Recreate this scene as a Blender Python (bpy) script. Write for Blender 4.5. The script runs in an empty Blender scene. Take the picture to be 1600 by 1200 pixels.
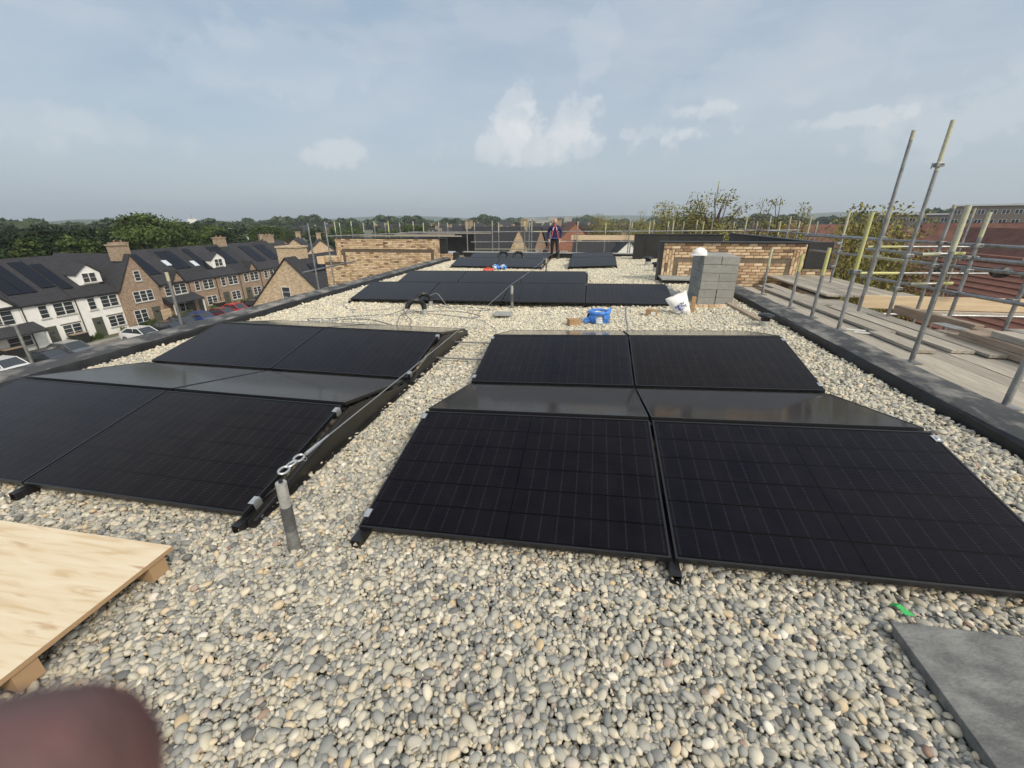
import bpy, bmesh, math, random
import numpy as np
from mathutils import Vector, Matrix, Euler
R_ = math.radians
rnd = random.Random(7)
scene = bpy.context.scene
COL = scene.collection

# ------------------------------------------------------------------ camera
FPX, PITCH, YAW, ROLL, CAMH = 648.5, .3785, .1782, -.0029, 1.7233
_cy, _sy, _cp, _sp = math.cos(YAW), math.sin(YAW), math.cos(PITCH), math.sin(PITCH)
cF = Vector((-_sy*_cp, _cy*_cp, -_sp)); cR = Vector((_cy, _sy, 0)); cU = cR.cross(cF)
cR, cU = (math.cos(ROLL)*cR + math.sin(ROLL)*cU), (-math.sin(ROLL)*cR + math.cos(ROLL)*cU)
cam_d = bpy.data.cameras.new('camera'); cam = bpy.data.objects.new('camera', cam_d); COL.objects.link(cam)
M = Matrix((cR, cU, -cF)).transposed().to_4x4(); M.translation = (0, 0, CAMH)
cam.matrix_world = M
cam_d.sensor_fit = 'HORIZONTAL'; cam_d.sensor_width = 36; cam_d.lens = FPX/1600*36
cam_d.clip_start = .002; cam_d.clip_end = 9000
cam_d.dof.use_dof = True; cam_d.dof.focus_distance = 6.0; cam_d.dof.aperture_fstop = 7.5
scene.camera = cam

# ------------------------------------------------------------------ light
SUN_AZ, SUN_EL = R_(134), R_(40)          # azimuth clockwise from +Y
sd = Vector((math.sin(SUN_AZ)*math.cos(SUN_EL), math.cos(SUN_AZ)*math.cos(SUN_EL), math.sin(SUN_EL)))
sun_d = bpy.data.lights.new('sun', 'SUN'); sun_d.energy = 1.5; sun_d.angle = R_(10); sun_d.color = (1, .90, .74)
sun = bpy.data.objects.new('sun', sun_d); COL.objects.link(sun)
sun.rotation_euler = sd.to_track_quat('Z', 'Y').to_euler()
scene.view_settings.view_transform = 'Standard'; scene.view_settings.look = 'None'
scene.view_settings.gamma = 1; scene.view_settings.use_curve_mapping = False
scene.view_settings.exposure = .70

def px_dir(x, y):
    d = cF + cR*((x-800)/FPX) - cU*((y-600)/FPX); return d.normalized()

world = bpy.data.worlds.new('World'); scene.world = world; world.use_nodes = True
nt = world.node_tree; nt.nodes.clear(); N = nt.nodes.new; L = nt.links.new
def wmath(op, a, b=None, c=None, clamp=False):
    n = N('ShaderNodeMath'); n.operation = op; n.use_clamp = clamp
    for i, v in enumerate((a, b, c)):
        if v is None: continue
        if hasattr(v, 'is_output'): L(v, n.inputs[i])
        else: n.inputs[i].default_value = v
    return n.outputs[0]
def wmix(f, a, b):
    n = N('ShaderNodeMix'); n.data_type = 'RGBA'
    for s, v in ((n.inputs[0], f), (n.inputs[6], a), (n.inputs[7], b)):
        if hasattr(v, 'is_output'): L(v, s)
        else: s.default_value = v if not isinstance(v, tuple) else (*v, 1)
    return n.outputs[2]
sky = N('ShaderNodeTexSky'); sky.sky_type = 'NISHITA'; sky.sun_disc = False
sky.sun_elevation = SUN_EL; sky.sun_rotation = SUN_AZ; sky.air_density = 1.2; sky.dust_density = 2.5
geo = N('ShaderNodeTexCoord'); D = geo.outputs['Generated']
sep = N('ShaderNodeSeparateXYZ'); L(D, sep.inputs[0])
zz = sep.outputs[2]
def wnoise(scale, detail, rough, vec, dist=0.):
    n = N('ShaderNodeTexNoise'); n.inputs['Scale'].default_value = scale; n.inputs['Detail'].default_value = detail
    n.inputs['Roughness'].default_value = rough; n.inputs['Distortion'].default_value = dist; L(vec, n.inputs['Vector']); return n.outputs[0]
mp = N('ShaderNodeMapping'); L(D, mp.inputs[0]); mp.inputs['Scale'].default_value = (1, 1, 3.2); mp.inputs['Rotation'].default_value = (0, 0, .6)
n1 = wnoise(1.7, 7, .52, mp.outputs[0], .3); n2 = wnoise(5.5, 6, .55, mp.outputs[0], .2); n3 = wnoise(17, 8, .62, D); n4 = wnoise(8, 4, .5, D, .3)
def ramp(v, a, b):
    n = N('ShaderNodeMapRange'); n.inputs[1].default_value = a; n.inputs[2].default_value = b; n.interpolation_type = 'SMOOTHSTEP'
    L(v, n.inputs[0]); return n.outputs[0]
# high veil of cloud: bluish-grey with paler, thicker patches
veil = wmix(ramp(n1, .38, .62), (2.15, 2.85, 3.65), (3.1, 3.5, 4.0))
veil = wmix(wmath('MULTIPLY', ramp(n2, .44, .66), .42), veil, (4.0, 4.1, 4.3))
mp2 = N('ShaderNodeMapping'); L(D, mp2.inputs[0]); mp2.inputs['Scale'].default_value = (1.3, 1, 7); mp2.inputs['Rotation'].default_value = (.12, .1, 1.1)
n5 = wnoise(3.2, 9, .6, mp2.outputs[0], .8)
veil = wmix(wmath('MULTIPLY', ramp(n5, .40, .66), .40), veil, (2.5, 3.0, 3.65))
veil = wmix(wmath('MULTIPLY', ramp(n5, .60, .36), .0), veil, (4.0, 4.1, 4.3))
low = wmix(ramp(n1, .3, .7), (2.75, 3.3, 3.85), (3.1, 3.6, 4.1))
cloud = wmix(ramp(zz, .0, .38), low, veil)
base = wmix(.84, sky.outputs[0], cloud)
# the veil is brightest round the hidden sun (behind the photographer)
nd = N('ShaderNodeVectorMath'); nd.operation = 'DOT_PRODUCT'; L(D, nd.inputs[0]); nd.inputs[1].default_value = sd
glow = wmath('POWER', wmath('MAXIMUM', nd.outputs['Value'], 0.), 2.)
base = wmix(wmath('MULTIPLY', glow, .8), base, (11.5, 10.9, 9.8))
# small cumulus heads low in the sky
def puff(x, y, rx, ry, strength, thr):
    global base
    c = px_dir(x, y); az = Vector((c.y, -c.x, 0)).normalized(); up = az.cross(c).normalized()
    def dot(v):
        n = N('ShaderNodeVectorMath'); n.operation = 'DOT_PRODUCT'; L(D, n.inputs[0]); n.inputs[1].default_value = v; return n.outputs['Value']
    a = wmath('DIVIDE', dot(az), rx); b = wmath('DIVIDE', dot(up), ry)
    r2 = wmath('ADD', wmath('MULTIPLY', a, a), wmath('MULTIPLY', b, b))
    front = wmath('GREATER_THAN', dot(c), .3)
    r = wmath('SQRT', r2)
    v = wmath('ADD', wmath('SUBTRACT', 1., r), wmath('MULTIPLY', wmath('SUBTRACT', wmath('ADD', wmath('MULTIPLY', n3, .6), wmath('MULTIPLY', n4, .4)), .5), 5.2))
    # flat pale base, crisp lit head
    m = wmath('MULTIPLY', wmath('MULTIPLY', ramp(v, thr+.05, thr+.55), strength), front)
    base = wmix(m, base, (5.9, 5.85, 5.75))
puff(540, 240, .080, .028, .28, .0)
puff(808, 188, .050, .062, .25, -.05)
puff(884, 198, .085, .050, .25, -.08)
puff(845, 214, .14, .04, .14, -.2)
puff(870, 225, .22, .035, .22, -.2)
puff(985, 212, .10, .022, .20, -.1)
puff(1078, 172, .075, .018, .28, -.05)
puff(1345, 184, .09, .018, .26, -.05)
puff(210, 208, .09, .03, .10, -.1)
puff(15, 190, .10, .03, .10, -.1)
puff(440, 105, .14, .045, .10, -.3)
puff(935, 70, .04, .06, .10, -.1)
puff(1570, 175, .14, .05, .14, -.3)
puff(1210, 125, .18, .04, .08, -.3)
bg = N('ShaderNodeBackground'); bg.inputs[1].default_value = .1; L(base, bg.inputs[0])
wo = N('ShaderNodeOutputWorld'); L(bg.outputs[0], wo.inputs[0])

# ------------------------------------------------------------------ materials
def mat(name, col, rough=.7, metal=0., var=0., vscale=8., bump=0., bscale=40., spec=.5, coat=0., col2=None, rand=0., island=0., coords='Object', stretch=(1, 1, 1), detail=5, thr=(.35, .65)):
    m = bpy.data.materials.new(name); m.use_nodes = True; t = m.node_tree; b = t.nodes['Principled BSDF']
    b.inputs['Roughness'].default_value = rough; b.inputs['Metallic'].default_value = metal
    b.inputs['Specular IOR Level'].default_value = spec; b.inputs['Coat Weight'].default_value = coat
    b.inputs['Base Color'].default_value = (*col, 1)
    tc = t.nodes.new('ShaderNodeTexCoord'); mpn = t.nodes.new('ShaderNodeMapping'); mpn.inputs['Scale'].default_value = stretch
    t.links.new(tc.outputs[coords], mpn.inputs[0]); src = None
    if var or col2:
        n = t.nodes.new('ShaderNodeTexNoise'); n.inputs['Scale'].default_value = vscale; n.inputs['Detail'].default_value = detail; n.inputs['Roughness'].default_value = .62
        t.links.new(mpn.outputs[0], n.inputs['Vector'])
        r = t.nodes.new('ShaderNodeMapRange'); r.inputs[1].default_value = thr[0]; r.inputs[2].default_value = thr[1]; t.links.new(n.outputs[0], r.inputs[0])
        mx = t.nodes.new('ShaderNodeMix'); mx.data_type = 'RGBA'; t.links.new(r.outputs[0], mx.inputs[0])
        c2 = col2 if col2 else tuple(c*(1+var) for c in col)
        mx.inputs[6].default_value = (*(col if col2 else tuple(c*(1-var) for c in col)), 1); mx.inputs[7].default_value = (*c2, 1)
        src = mx.outputs[2]
    if rand or island:
        if island: g = t.nodes.new('ShaderNodeNewGeometry'); ro = g.outputs['Random Per Island']
        else: g = t.nodes.new('ShaderNodeObjectInfo'); ro = g.outputs['Random']
        hs = t.nodes.new('ShaderNodeHueSaturation')
        k = rand or island
        r = t.nodes.new('ShaderNodeMapRange'); r.inputs[3].default_value = 1-k; r.inputs[4].default_value = 1+k; t.links.new(ro, r.inputs[0])
        t.links.new(r.outputs[0], hs.inputs['Value'])
        if src: t.links.new(src, hs.inputs['Color'])
        else: hs.inputs['Color'].default_value = (*col, 1)
        src = hs.outputs[0]
    if src: t.links.new(src, b.inputs['Base Color'])
    if bump:
        n = t.nodes.new('ShaderNodeTexNoise'); n.inputs['Scale'].default_value = bscale; n.inputs['Detail'].default_value = 4
        t.links.new(mpn.outputs[0], n.inputs['Vector']); bp = t.nodes.new('ShaderNodeBump'); bp.inputs['Strength'].default_value = bump; bp.inputs['Distance'].default_value = .01
        t.links.new(n.outputs[0], bp.inputs['Height']); t.links.new(bp.outputs[0], b.inputs['Normal'])
    return m
def rampmat(name, stops, rough=.75, source='object', noise=.25, nscale=25, bump=0., spec=.4):
    m = bpy.data.materials.new(name); m.use_nodes = True; t = m.node_tree; b = t.nodes['Principled BSDF']
    b.inputs['Roughness'].default_value = rough; b.inputs['Specular IOR Level'].default_value = spec
    if source == 'object': ro = t.nodes.new('ShaderNodeObjectInfo').outputs['Random']
    else: ro = t.nodes.new('ShaderNodeNewGeometry').outputs['Random Per Island']
    cr = t.nodes.new('ShaderNodeValToRGB'); e = cr.color_ramp.elements
    cr.color_ramp.interpolation = 'LINEAR'
    e[0].position = stops[0][0]; e[0].color = (*stops[0][1], 1); e[1].position = stops[-1][0]; e[1].color = (*stops[-1][1], 1)
    for p, c in stops[1:-1]:
        x = e.new(p); x.color = (*c, 1)
    t.links.new(ro, cr.inputs[0])
    tc = t.nodes.new('ShaderNodeTexCoord'); n = t.nodes.new('ShaderNodeTexNoise'); n.inputs['Scale'].default_value = nscale; n.inputs['Detail'].default_value = 4
    t.links.new(tc.outputs['Object'], n.inputs['Vector'])
    r = t.nodes.new('ShaderNodeMapRange'); r.inputs[1].default_value = .3; r.inputs[2].default_value = .7; r.inputs[3].default_value = 1-noise; r.inputs[4].default_value = 1+noise; t.links.new(n.outputs[0], r.inputs[0])
    hs = t.nodes.new('ShaderNodeHueSaturation'); t.links.new(cr.outputs[0], hs.inputs['Color']); t.links.new(r.outputs[0], hs.inputs['Value'])
    t.links.new(hs.outputs[0], b.inputs['Base Color'])
    if bump:
        bp = t.nodes.new('ShaderNodeBump'); bp.inputs['Strength'].default_value = bump; bp.inputs['Distance'].default_value = .004
        t.links.new(n.outputs[0], bp.inputs['Height']); t.links.new(bp.outputs[0], b.inputs['Normal'])
    return m
PEB = [(0, (.13, .13, .125)), (.09, (.25, .25, .235)), (.24, (.38, .37, .325)), (.38, (.30, .30, .275)), (.52, (.49, .455, .365)), (.68, (.56, .50, .37)), (.80, (.40, .365, .28)), (.88, (.66, .61, .49)), (.94, (.54, .40, .22)), (.975, (.74, .70, .60)), (1, (.27, .16, .11))]
m_peb = rampmat('pebble', PEB, .62, 'object', .16, 60, .3)
BRK = [(0, (.17, .12, .085)), (.07, (.33, .22, .14)), (.16, (.52, .36, .22)), (.4, (.60, .44, .28)), (.65, (.68, .52, .34)), (.88, (.74, .59, .41)), (.94, (.44, .29, .19)), (1, (.22, .16, .12))]
def shade_tint(m):      # foreground shade painted into the stones' colour: greyer near, paler and creamier further along
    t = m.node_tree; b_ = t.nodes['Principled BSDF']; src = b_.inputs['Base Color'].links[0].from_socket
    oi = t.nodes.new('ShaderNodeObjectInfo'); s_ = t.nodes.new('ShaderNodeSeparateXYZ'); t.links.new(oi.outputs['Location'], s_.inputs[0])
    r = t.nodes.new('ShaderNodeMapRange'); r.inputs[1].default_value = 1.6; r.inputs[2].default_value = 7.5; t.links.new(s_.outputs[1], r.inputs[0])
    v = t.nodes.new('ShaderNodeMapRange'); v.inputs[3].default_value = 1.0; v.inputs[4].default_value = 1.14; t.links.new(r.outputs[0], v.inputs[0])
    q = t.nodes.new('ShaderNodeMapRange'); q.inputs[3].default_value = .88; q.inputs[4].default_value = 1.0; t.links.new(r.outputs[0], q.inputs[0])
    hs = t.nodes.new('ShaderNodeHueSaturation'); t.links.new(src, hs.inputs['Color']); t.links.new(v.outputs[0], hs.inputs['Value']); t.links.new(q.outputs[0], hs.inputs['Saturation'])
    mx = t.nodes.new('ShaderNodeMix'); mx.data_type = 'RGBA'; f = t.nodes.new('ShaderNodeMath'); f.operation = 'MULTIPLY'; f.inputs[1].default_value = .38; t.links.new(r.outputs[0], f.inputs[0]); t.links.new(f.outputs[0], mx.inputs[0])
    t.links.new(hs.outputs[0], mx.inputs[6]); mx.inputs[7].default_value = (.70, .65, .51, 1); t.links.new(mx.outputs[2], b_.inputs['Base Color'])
shade_tint(m_peb)
m_brick = rampmat('buff_brick', BRK, .9, 'object', .22, 14, .6, .2)
m_brick_i = rampmat('buff_brick_joined', BRK, .9, 'island', .2, 6, .4, .2)
m_brickdk = rampmat('grey_brown_brick', [(0, (.09, .07, .055)), (.5, (.15, .12, .095)), (1, (.21, .17, .13))], .92, 'object', .25, 14, .6, .2)
m_mortar = mat('mortar', (.17, .135, .10), .95, var=.2, vscale=6)
m_deck = mat('deck_under_gravel', (.20, .18, .14), .95, var=.3)
m_mem = mat('black_membrane', (.016, .017, .019), .55, var=.4, vscale=5, bump=.35, bscale=9, spec=.4)
m_cap = mat('dusty_capping', (.058, .060, .064), .75, col2=(.25, .24, .22), vscale=5, bump=.5, bscale=25, stretch=(1, .6, 1), detail=11, thr=(.45, .66), spec=.3)
m_clad = mat('dark_cladding', (.020, .021, .022), .5, var=.25, vscale=3, rand=.12)
m_frame = mat('black_anodised', (.010, .010, .012), .33, spec=.5)
m_rail = mat('black_rail', (.013, .013, .015), .38)
m_plate = mat('side_plate', (.018, .017, .016), .4, spec=.5, var=.3, vscale=3)
m_steel = mat('galvanised_steel', (.30, .305, .305), .45, .7, var=.28, vscale=7, bump=.15, bscale=60, rand=.14)
m_yel = mat('yellow_paint', (.58, .56, .12), .6, col2=(.44, .45, .33), vscale=30, rand=.15)
m_ypale = mat('pale_yellow_paint', (.50, .49, .27), .65, col2=(.36, .365, .34), vscale=30, rand=.15)
m_clip = mat('zinc_clamp', (.62, .63, .64), .3, .8)
m_post = mat('post_aluminium', (.52, .52, .50), .5, .55, var=.18, vscale=20, bump=.2)
m_postb = mat('post_rubber_band', (.085, .085, .088), .7, var=.3, vscale=30)
m_postl = mat('post_lower_sleeve', (.20, .20, .19), .6, .3, var=.3, vscale=24, bump=.3)
m_wire = mat('steel_wire', (.42, .42, .42), .4, .7)
m_cable = mat('grey_cable', (.16, .16, .17), .5)
m_cablel = mat('pale_cable', (.33, .34, .35), .5)
m_board = mat('weathered_board', (.28, .248, .205), .85, col2=(.44, .40, .335), vscale=5, bump=.3, bscale=20, stretch=(6, .5, 6), rand=.16)
m_boardw = mat('brown_timber', (.26, .195, .145), .85, col2=(.36, .28, .21), vscale=4, bump=.3, stretch=(5, .6, 5), rand=.15)
m_pine = mat('new_pine', (.55, .42, .27), .7, col2=(.66, .53, .37), vscale=3, bump=.15, stretch=(.6, 7, 7), rand=.06)
m_block = mat('concrete_block', (.285, .285, .265), .95, var=.10, vscale=9, bump=.55, bscale=70, rand=.09)
m_pav = mat('paving_grey', (.105, .108, .108), .8, col2=(.235, .235, .225), vscale=7, bump=.4, bscale=60, detail=14, thr=(.42, .70), stretch=(1, 1.6, 1))
m_pavl = mat('paving_pale', (.30, .31, .30), .85, var=.15, vscale=8, bump=.3)
m_white = mat('white_plastic', (.80, .80, .79), .4)
m_card = mat('cardboard', (.38, .24, .13), .85, var=.12)
m_blue = mat('blue_film', (.035, .19, .62), .25, var=.35, vscale=16, coat=.4, bump=.5, bscale=30)
m_red = mat('red_plastic', (.60, .07, .04), .4)
m_tarp = mat('translucent_wrap', (.55, .60, .66), .4, var=.1)
m_green = mat('green_tape', (.04, .42, .10), .4)
m_black = mat('black_plastic', (.010, .010, .011), .35, bump=.0)
m_dark = mat('dark_void', (.006, .006, .006), .9)

def ply_mat():
    m = mat('plywood_face', (.64, .50, .32), .62, spec=.35)
    t = m.node_tree; b = t.nodes['Principled BSDF']; tc = t.nodes.new('ShaderNodeTexCoord')
    mpn = t.nodes.new('ShaderNodeMapping'); mpn.inputs['Scale'].default_value = (1.6, 14, 3); mpn.inputs['Rotation'].default_value = (0, 0, .1); t.links.new(tc.outputs['Object'], mpn.inputs[0])
    n = t.nodes.new('ShaderNodeTexNoise'); n.inputs['Scale'].default_value = 1.6; n.inputs['Detail'].default_value = 8; n.inputs['Distortion'].default_value = .7; t.links.new(mpn.outputs[0], n.inputs[0])
    cr = t.nodes.new('ShaderNodeValToRGB'); e = cr.color_ramp.elements; e[0].position = .32; e[0].color = (.58, .44, .27, 1); e[1].position = .66; e[1].color = (.72, .62, .46, 1)
    x = e.new(.46); x.color = (.68, .56, .39, 1); t.links.new(n.outputs[0], cr.inputs[0])
    mp2 = t.nodes.new('ShaderNodeMapping'); mp2.inputs['Scale'].default_value = (3, 22, 3); t.links.new(tc.outputs['Object'], mp2.inputs[0])
    n2_ = t.nodes.new('ShaderNodeTexNoise'); n2_.inputs['Scale'].default_value = 1.0; n2_.inputs['Detail'].default_value = 3; t.links.new(mp2.outputs[0], n2_.inputs[0])
    r = t.nodes.new('ShaderNodeMapRange'); r.inputs[1].default_value = .62; r.inputs[2].default_value = .74; t.links.new(n2_.outputs[0], r.inputs[0])
    mx = t.nodes.new('ShaderNodeMix'); mx.data_type = 'RGBA'; t.links.new(r.outputs[0], mx.inputs[0]); t.links.new(cr.outputs[0], mx.inputs[6]); mx.inputs[7].default_value = (.45, .29, .16, 1)
    t.links.new(mx.outputs[2], b.inputs['Base Color'])
    return m
m_ply = ply_mat()
def plyedge():
    m = mat('plywood_edge', (.42, .28, .16), .8); t = m.node_tree; b = t.nodes['Principled BSDF']; tc = t.nodes.new('ShaderNodeTexCoord')
    w = t.nodes.new('ShaderNodeTexWave'); w.bands_direction = 'Z'; w.inputs['Scale'].default_value = 70; w.inputs['Distortion'].default_value = .6; t.links.new(tc.outputs['Object'], w.inputs[0])
    mx = t.nodes.new('ShaderNodeMix'); mx.data_type = 'RGBA'; t.links.new(w.outputs[1], mx.inputs[0]); mx.inputs[6].default_value = (.20, .11, .06, 1); mx.inputs[7].default_value = (.55, .38, .21, 1)
    t.links.new(mx.outputs[2], b.inputs['Base Color']); return m
m_plye = plyedge()

def glass_mat():
    """half-cut cell laminate: 6 rows of cells, two halves of 9 columns, fine busbar lines"""
    m = bpy.data.materials.new('solar_laminate'); m.use_nodes = True; t = m.node_tree; b = t.nodes['Principled BSDF']
    def mth(op, a, c=None):
        n = t.nodes.new('ShaderNodeMath'); n.operation = op
        for i, v in enumerate((a, c)):
            if v is None: continue
            if hasattr(v, 'is_output'): t.links.new(v, n.inputs[i])
            else: n.inputs[i].default_value = v
        return n.outputs[0]
    tc = t.nodes.new('ShaderNodeTexCoord'); s = t.nodes.new('ShaderNodeSeparateXYZ'); t.links.new(tc.outputs['Object'], s.inputs[0])
    X, Y = s.outputs[0], s.outputs[1]
    def line(v, period, off, w):            # 1 on a line
        f = mth('FRACT', mth('DIVIDE', mth('ADD', v, off), period))
        d = mth('ABSOLUTE', mth('SUBTRACT', f, .5))
        return mth('GREATER_THAN', d, .5 - w/period/2)
    rows = line(Y, .1830, -.018, .012)
    mid = mth('LESS_THAN', mth('ABSOLUTE', mth('SUBTRACT', X, .861)), .005)
    gap = mth('MAXIMUM', rows, mid)
    fine = line(Y, .0122, 0, .0035)
    cols = line(X, .0925, -.028, .008)
    dash = mth('MULTIPLY', cols, line(Y, .0122, 0, .006))
    nz = t.nodes.new('ShaderNodeTexNoise'); nz.inputs['Scale'].default_value = 2.2; t.links.new(tc.outputs['Object'], nz.inputs[0])
    def mix(f, a, c):
        n = t.nodes.new('ShaderNodeMix'); n.data_type = 'RGBA'
        for sck, v in ((n.inputs[0], f), (n.inputs[6], a), (n.inputs[7], c)):
            if hasattr(v, 'is_output'): t.links.new(v, sck)
            else: sck.default_value = v if not isinstance(v, tuple) else (*v, 1)
        return n.outputs[2]
    oi = t.nodes.new('ShaderNodeObjectInfo')
    cell = mix(oi.outputs['Random'], (.0042, .0028, .0032), (.0026, .0027, .0068))
    c = mix(mth('MULTIPLY', fine, .6), cell, (.0105, .0090, .0125))
    c = mix(dash, c, (.022, .020, .022))
    c = mix(gap, c, (.0006, .0006, .0008))
    t.links.new(c, b.inputs['Base Color'])
    r = t.nodes.new('ShaderNodeMapRange'); r.inputs[3].default_value = .07; r.inputs[4].default_value = .15; t.links.new(nz.outputs[0], r.inputs[0])
    t.links.new(r.outputs[0], b.inputs['Roughness']); b.inputs['Specular IOR Level'].default_value = .10
    # thin dust film
    df = t.nodes.new('ShaderNodeBsdfDiffuse'); df.inputs[0].default_value = (.38, .36, .33, 1)
    ms = t.nodes.new('ShaderNodeMixShader'); nz2 = t.nodes.new('ShaderNodeTexNoise'); nz2.inputs['Scale'].default_value = 5; nz2.inputs['Detail'].default_value = 8; t.links.new(tc.outputs['Object'], nz2.inputs[0])
    r2 = t.nodes.new('ShaderNodeMapRange'); r2.inputs[1].default_value = .35; r2.inputs[2].default_value = .8; r2.inputs[3].default_value = .0; r2.inputs[4].default_value = .010; t.links.new(nz2.outputs[0], r2.inputs[0])
    lw = t.nodes.new('ShaderNodeLayerWeight'); lw.inputs[0].default_value = .5      # a film of dust looks thicker at a grazing angle
    fz = mth('MULTIPLY', mth('POWER', lw.outputs['Facing'], 4.), .15)
    t.links.new(mth('ADD', r2.outputs[0], fz), ms.inputs[0]); t.links.new(b.outputs[0], ms.inputs[1]); t.links.new(df.outputs[0], ms.inputs[2])
    t.links.new(ms.outputs[0], t.nodes['Material Output'].inputs[0])
    return m
m_pv = glass_mat()

# ------------------------------------------------------------------ helpers
class MB:
    def __init__(s): s.v = []; s.f = []; s.m = []; s.mats = []
    def mi(s, m):
        if m not in s.mats: s.mats.append(m)
        return s.mats.index(m)
    def box(s, x0, x1, y0, y1, z0, z1, m=None, T=None):
        P = [(x, y, z) for z in (z0, z1) for y in (y0, y1) for x in (x0, x1)]
        if T is not None: P = [tuple(T @ Vector(p)) for p in P]
        n = len(s.v); s.v += P; k = s.mi(m) if m else 0
        for q in ((0, 2, 3, 1), (4, 5, 7, 6), (0, 1, 5, 4), (2, 6, 7, 3), (0, 4, 6, 2), (1, 3, 7, 5)):
            s.f.append(tuple(n+i for i in q)); s.m.append(k)
        return s
    def poly(s, pts, m=None):
        n = len(s.v); s.v += [tuple(p) for p in pts]; s.f.append(tuple(range(n, n+len(pts)))); s.m.append(s.mi(m) if m else 0); return s
    def prism(s, prof, a, b, axis='Y', m=None, T=None):
        """profile of 2D points extruded along axis from a to b. Y: (x,z)  X: (y,z)  Z: (x,y)"""
        def P(p, t):
            q = (p[0], t, p[1]) if axis == 'Y' else (t, p[0], p[1]) if axis == 'X' else (p[0], p[1], t)
            return tuple(T @ Vector(q)) if T is not None else q
        n = len(s.v); k = len(prof); s.v += [P(p, a) for p in prof] + [P(p, b) for p in prof]; mm = s.mi(m) if m else 0
        s.f.append(tuple(range(n, n+k))); s.f.append(tuple(range(n+2*k-1, n+k-1, -1))); s.m += [mm, mm]
        for i in range(k):
            j = (i+1) % k; s.f.append((n+i, n+j, n+k+j, n+k+i)); s.m.append(mm)
        return s
    def tube(s, pts, r, seg=8, m=None, cap=True, r2=None):
        pts = [Vector(p) for p in pts]; n0 = len(s.v); K = len(pts); mm = s.mi(m) if m else 0
        prev = None
        for i, p in enumerate(pts):
            d = (pts[min(i+1, K-1)] - pts[max(i-1, 0)]).normalized()
            if prev is None: a = d.orthogonal().normalized()
            else: a = (prev - d*prev.dot(d)).normalized()
            prev = a; b = d.cross(a); rr = r if r2 is None else r + (r2-r)*i/(K-1)
            if isinstance(r, (list, tuple)): rr = r[i]
            for j in range(seg):
                t = 2*math.pi*j/seg; s.v.append(tuple(p + a*math.cos(t)*rr + b*math.sin(t)*rr))
        for i in range(K-1):
            for j in range(seg):
                q = n0+i*seg; s.f.append((q+j, q+(j+1) % seg, q+seg+(j+1) % seg, q+seg+j)); s.m.append(mm)
        if cap:
            s.f.append(tuple(n0+seg-1-j for j in range(seg))); s.f.append(tuple(n0+(K-1)*seg+j for j in range(seg))); s.m += [mm, mm]
        return s
    def lathe(s, prof, seg=20, c=(0, 0, 0), m=None):
        n0 = len(s.v); mm = s.mi(m) if m else 0
        for r, z in prof:
            for j in range(seg):
                t = 2*math.pi*j/seg; s.v.append((c[0]+r*math.cos(t), c[1]+r*math.sin(t), c[2]+z))
        for i in range(len(prof)-1):
            for j in range(seg):
                q = n0+i*seg; s.f.append((q+j, q+(j+1) % seg, q+seg+(j+1) % seg, q+seg+j)); s.m.append(mm)
        s.f.append(tuple(n0+seg-1-j for j in range(seg))); s.f.append(tuple(n0+(len(prof)-1)*seg+j for j in range(seg))); s.m += [mm, mm]
        return s
    def mesh(s, name, m=None, smooth=False):
        me = bpy.data.meshes.new(name); me.from_pydata(s.v, [], s.f)
        if s.mats:
            for x in s.mats: me.materials.append(x)
            me.polygons.foreach_set('material_index', s.m)
        elif m: me.materials.append(m)
        bm = bmesh.new(); bm.from_mesh(me); bmesh.ops.recalc_face_normals(bm, faces=bm.faces); bm.to_mesh(me); bm.free()
        if smooth:
            me.polygons.foreach_set('use_smooth', [True]*len(me.polygons))
            try: me.set_sharp_from_angle(angle=R_(40))
            except Exception: pass
        me.update(); return me
    def build(s, name, m=None, parent=None, smooth=False, loc=None, rz=0, bevel=0):
        o = bpy.data.objects.new(name, s.mesh(name, m, smooth)); COL.objects.link(o)
        if parent: o.parent = parent
        if loc is not None: o.location = loc
        if rz: o.rotation_euler.z = rz
        if bevel:
            b = o.modifiers.new('bevel', 'BEVEL'); b.width = bevel; b.segments = 2; b.limit_method = 'ANGLE'
        return o
def tag(o, label=None, cat=None, group=None, kind=None):
    if label: o['label'] = label
    if cat: o['category'] = cat
    if group: o['group'] = group
    if kind: o['kind'] = kind
    return o
def empty(name, loc=(0, 0, 0), rz=0, label=None, cat=None, group=None):
    o = bpy.data.objects.new(name, None); COL.objects.link(o); o.location = loc; o.rotation_euler = (0, 0, rz); o.empty_display_size = .1
    return tag(o, label, cat, group)
def inst(name, me, parent=None, loc=(0, 0, 0), rz=0, scale=None, M4=None):
    o = bpy.data.objects.new(name, me); COL.objects.link(o); o.parent = parent
    if M4 is not None: o.matrix_local = M4
    else:
        o.location = loc; o.rotation_euler = (0, 0, rz)
        if scale is not None: o.scale = scale if hasattr(scale, '__len__') else (scale,)*3
    return o
def copy_tree(o, parent=None):
    c = o.copy(); COL.objects.link(c)
    c.parent = parent
    for ch in o.children: copy_tree(ch, c)
    return c
def struct(o): o['kind'] = 'structure'; return o

GX0, GX1 = -6.2, 3.06
def gz(x): return -.03 + .0431*max(0., x+1.22)
GROUND = -10.2

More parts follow.
